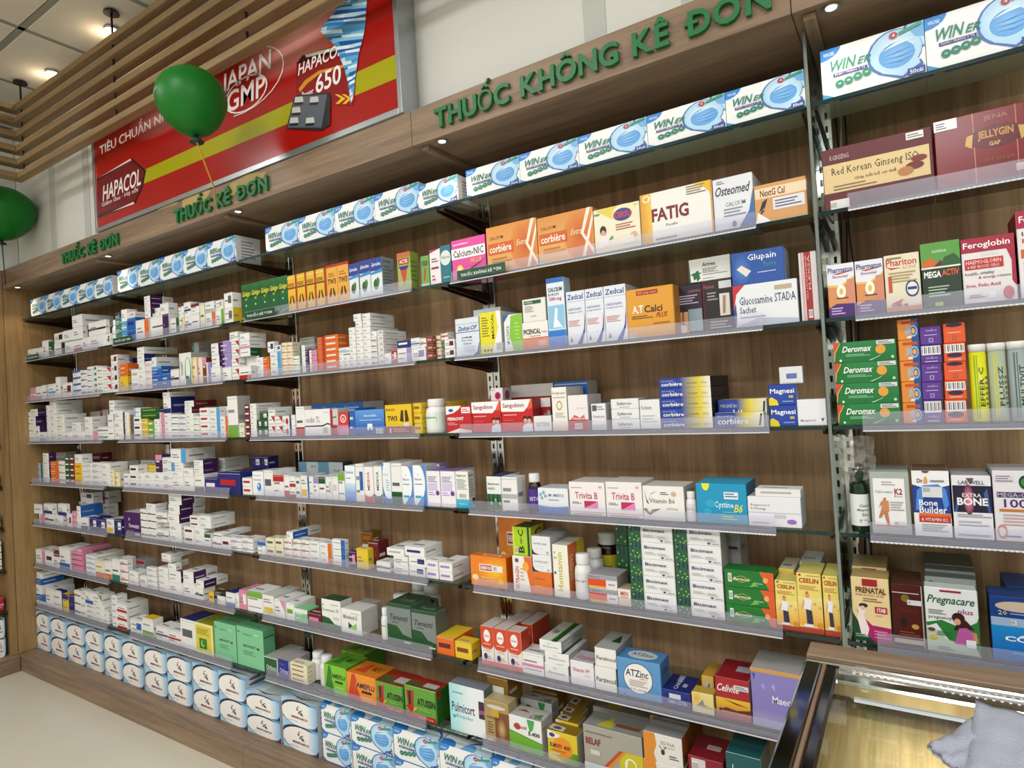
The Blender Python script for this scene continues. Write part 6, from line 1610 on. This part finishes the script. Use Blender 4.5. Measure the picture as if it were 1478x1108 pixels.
meshes={}; gen={}
ORD=['','first','second','third','fourth','fifth','sixth','seventh','eighth','ninth','tenth','eleventh','twelfth']+['%dth'%k for k in range(13,60)]
TIERN=('top shelf','second shelf','third shelf','fourth shelf','fifth shelf','sixth shelf','seventh shelf','lowest shelf','plinth')
BAYS_=('far left bay','second bay','third bay','fourth bay','right-hand bay')
protos={}
def make(it):
    sp=it['sp']; w_=it['x1']-it['x0']; h=it['z1']-it['z0']; d=it['d']
    cx=(it['x0']+it['x1'])/2
    if sp[0]=='!':
        st=sp[1:]; it['look']=BLOOK[st]; kind='supplement_tube' if st[0]=='T' else 'pill_bottle'
        t=empty(kind,(cx,it['y']+w_/2,it['z0']+.0003)); 
        for nm,m,mt,sm in bottle(st,w_,h,0): m.build(nm,mt,t,smooth=sm)
        it['cat']='tube' if st[0]=='T' else 'bottle'
        return t
    if sp[0]=='#': look,f,s,tp,kind,pr,mat=ST[sp[1:]]
    else:
        if sp not in gen: gen[sp]=generic(sp,rng)
        look,f,s,tp,kind,pr,mat=gen[sp]
        kind='flat_carton' if h<.42*w_ else ('upright_carton' if h>1.25*w_ else ('square_carton' if h>.62*w_ else 'medicine_carton'))
    if kind=='carton': kind='square_carton'
    if kind=='tall_carton': kind='upright_carton'
    it['look']=look; it['cat']='box'
    key=(sp,round(w_,3),round(d,3),round(h,3))
    if key not in meshes:
        m=MB(); bev=min(.0012,h*.06); F=C(f)
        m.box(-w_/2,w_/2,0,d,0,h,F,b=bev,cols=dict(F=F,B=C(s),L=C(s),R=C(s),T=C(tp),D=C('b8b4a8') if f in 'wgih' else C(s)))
        # tuck-flap joints, recessed shade of the cut edge on top and side
        e=.0001
        body=m.mesh(kind,M[mat])
        p=MB(); maps=faces_for(w_,d,h); face='F'; segs=[]; curf='F'; buf=[]
        for c in pr.split(';'):
            c=c.strip()
            if not c: continue
            if c[0]=='@': segs.append((curf,';'.join(buf))); curf=c[1]; buf=[c[2:].strip()]
            else: buf.append(c)
        segs.append((curf,';'.join(buf)))
        small=w_<.035
        for fc,sg in segs:
            if sg: draw(p,sg,maps[fc])
        pm=p.mesh('print',M[mat]) if p.f else None
        meshes[key]=(body,pm)
    body,pm=meshes[key]
    o=bpy.data.objects.new(kind,body); COL.objects.link(o); o.location=(cx,it['y'],it['z0'])
    if pm:
        c=bpy.data.objects.new('printed_artwork',pm); COL.objects.link(c); c.parent=o
    return o
for it in items: it['ob']=make(it)
# labels that single each thing out
grp=defaultdict(list)
for it in items: grp[(it['look'],it['row'],it['bay'])].append(it)
tot=defaultdict(int)
for it in items: tot[it['look']]+=1
for (look,row,bay),L in grp.items():
    where='%s of %s'%(TIERN[row],BAYS_[bay]) if row<8 else 'plinth below %s'%BAYS_[bay]
    stacks=[]
    for it in sorted(L,key=lambda q:(q['x0']+q['x1'])):
        c=(it['x0']+it['x1'])/2
        for s in stacks:
            if abs(s[0]-c)<.012 and (abs(s[1][0]['y']-it['y'])<.02): s[1].append(it); break
        else: stacks.append((c,[it]))
    for k,(c,s) in enumerate(stacks):
        s.sort(key=lambda q:-q['z1'])
        for j,it in enumerate(s):
            t=look
            short=look.split()
            extra=[]
            if len(stacks)>1: extra.append(('leftmost' if k==0 else 'rightmost' if k==len(stacks)-1 else '%s from left'%ORD[k+1]))
            if len(s)>1: extra.append(('topmost' if j==0 else 'bottommost' if j==len(s)-1 else '%s down'%ORD[j+1]))
            lab='%s, %s%s'%(look,where,''.join(', '+e for e in extra))
            if len(lab.split())>16: lab='%s, %s%s'%(look,where.replace(' of ',' '),''.join(', '+e for e in extra))
            while len(lab.split())>16:
                w2=lab.split(','); a=w2[0].split(); a=a[:-1]; 
                if a[-1] in ('with','and','of','in'): a=a[:-1]
                lab=','.join([' '.join(a)]+w2[1:])
            o=it['ob']; o['label']=lab; o['category']=it['cat']
            n={'mask_carton':'face mask cartons'}.get(o.name.split('.')[0],'bottles' if it['cat']!='box' else 'medicine cartons')
            o['group']='%s on the %s'%(n,TIERN[row])
# ------------------------------------------------------------------ goods on the left return unit, facing along +x
def side_item(sp,u0,vt,u1,vb,zi,n,lab):
    XF=-4.03; z0=ZROW[zi]+.0004; y1=max(-1.0,at(max(u0,-30),vt,'x',XF).y); y0=at(u1,vt,'x',XF).y; y0=min(y0,-.128)
    zt=at(u1,vt,'x',XF).z
    if zt-z0<.02*n: zt=z0+.025*n
    w_=abs(y0-y1); h=(zt-z0)/n
    for k in range(n):
        it=dict(row=zi,bay=0,x0=-w_/2,x1=w_/2,z0=z0+h*k,z1=z0+h*(k+1)-.0004,y=0,d=.1 if sp!='#ell' else .108,sp=sp)
        o=make(it); o.rotation_euler.z=math.pi/2; o.location=(XF,(y0+y1)/2,it['z0'])
        o['label']=lab+(', '+('topmost' if k==n-1 else 'bottommost' if k==0 else ORD[n-k]+' down') if n>1 else ''); o['category']='box'; o['group']='cartons on the left return unit'
side_item('w.Xg',-20,536,6,575,2,3,'white carton on left return unit, third tier')
side_item('w.Mp',-25,616,13,637,3,1,'white carton with purple patch, left return unit by the post')
side_item('d.Xw',-25,683,9,695,4,1,'dark green carton on left return unit, fifth tier')
side_item('w.Hi',-25,741,15,754,5,2,'cream striped white carton on left return unit, sixth tier')
side_item('w.Hx',-25,778,17,813,6,4,'white carton on left return unit, seventh tier')
side_item('r.Hk',-25,857,20,876,7,1,'red carton on left return unit, lowest glass tier')
side_item('#ell',-8,886,25,948,8,2,'oval-fronted mask carton on left return plinth beside post')
side_item('#ell',-80,905,-9,980,8,2,'oval-fronted mask carton on left return plinth, cut by frame')
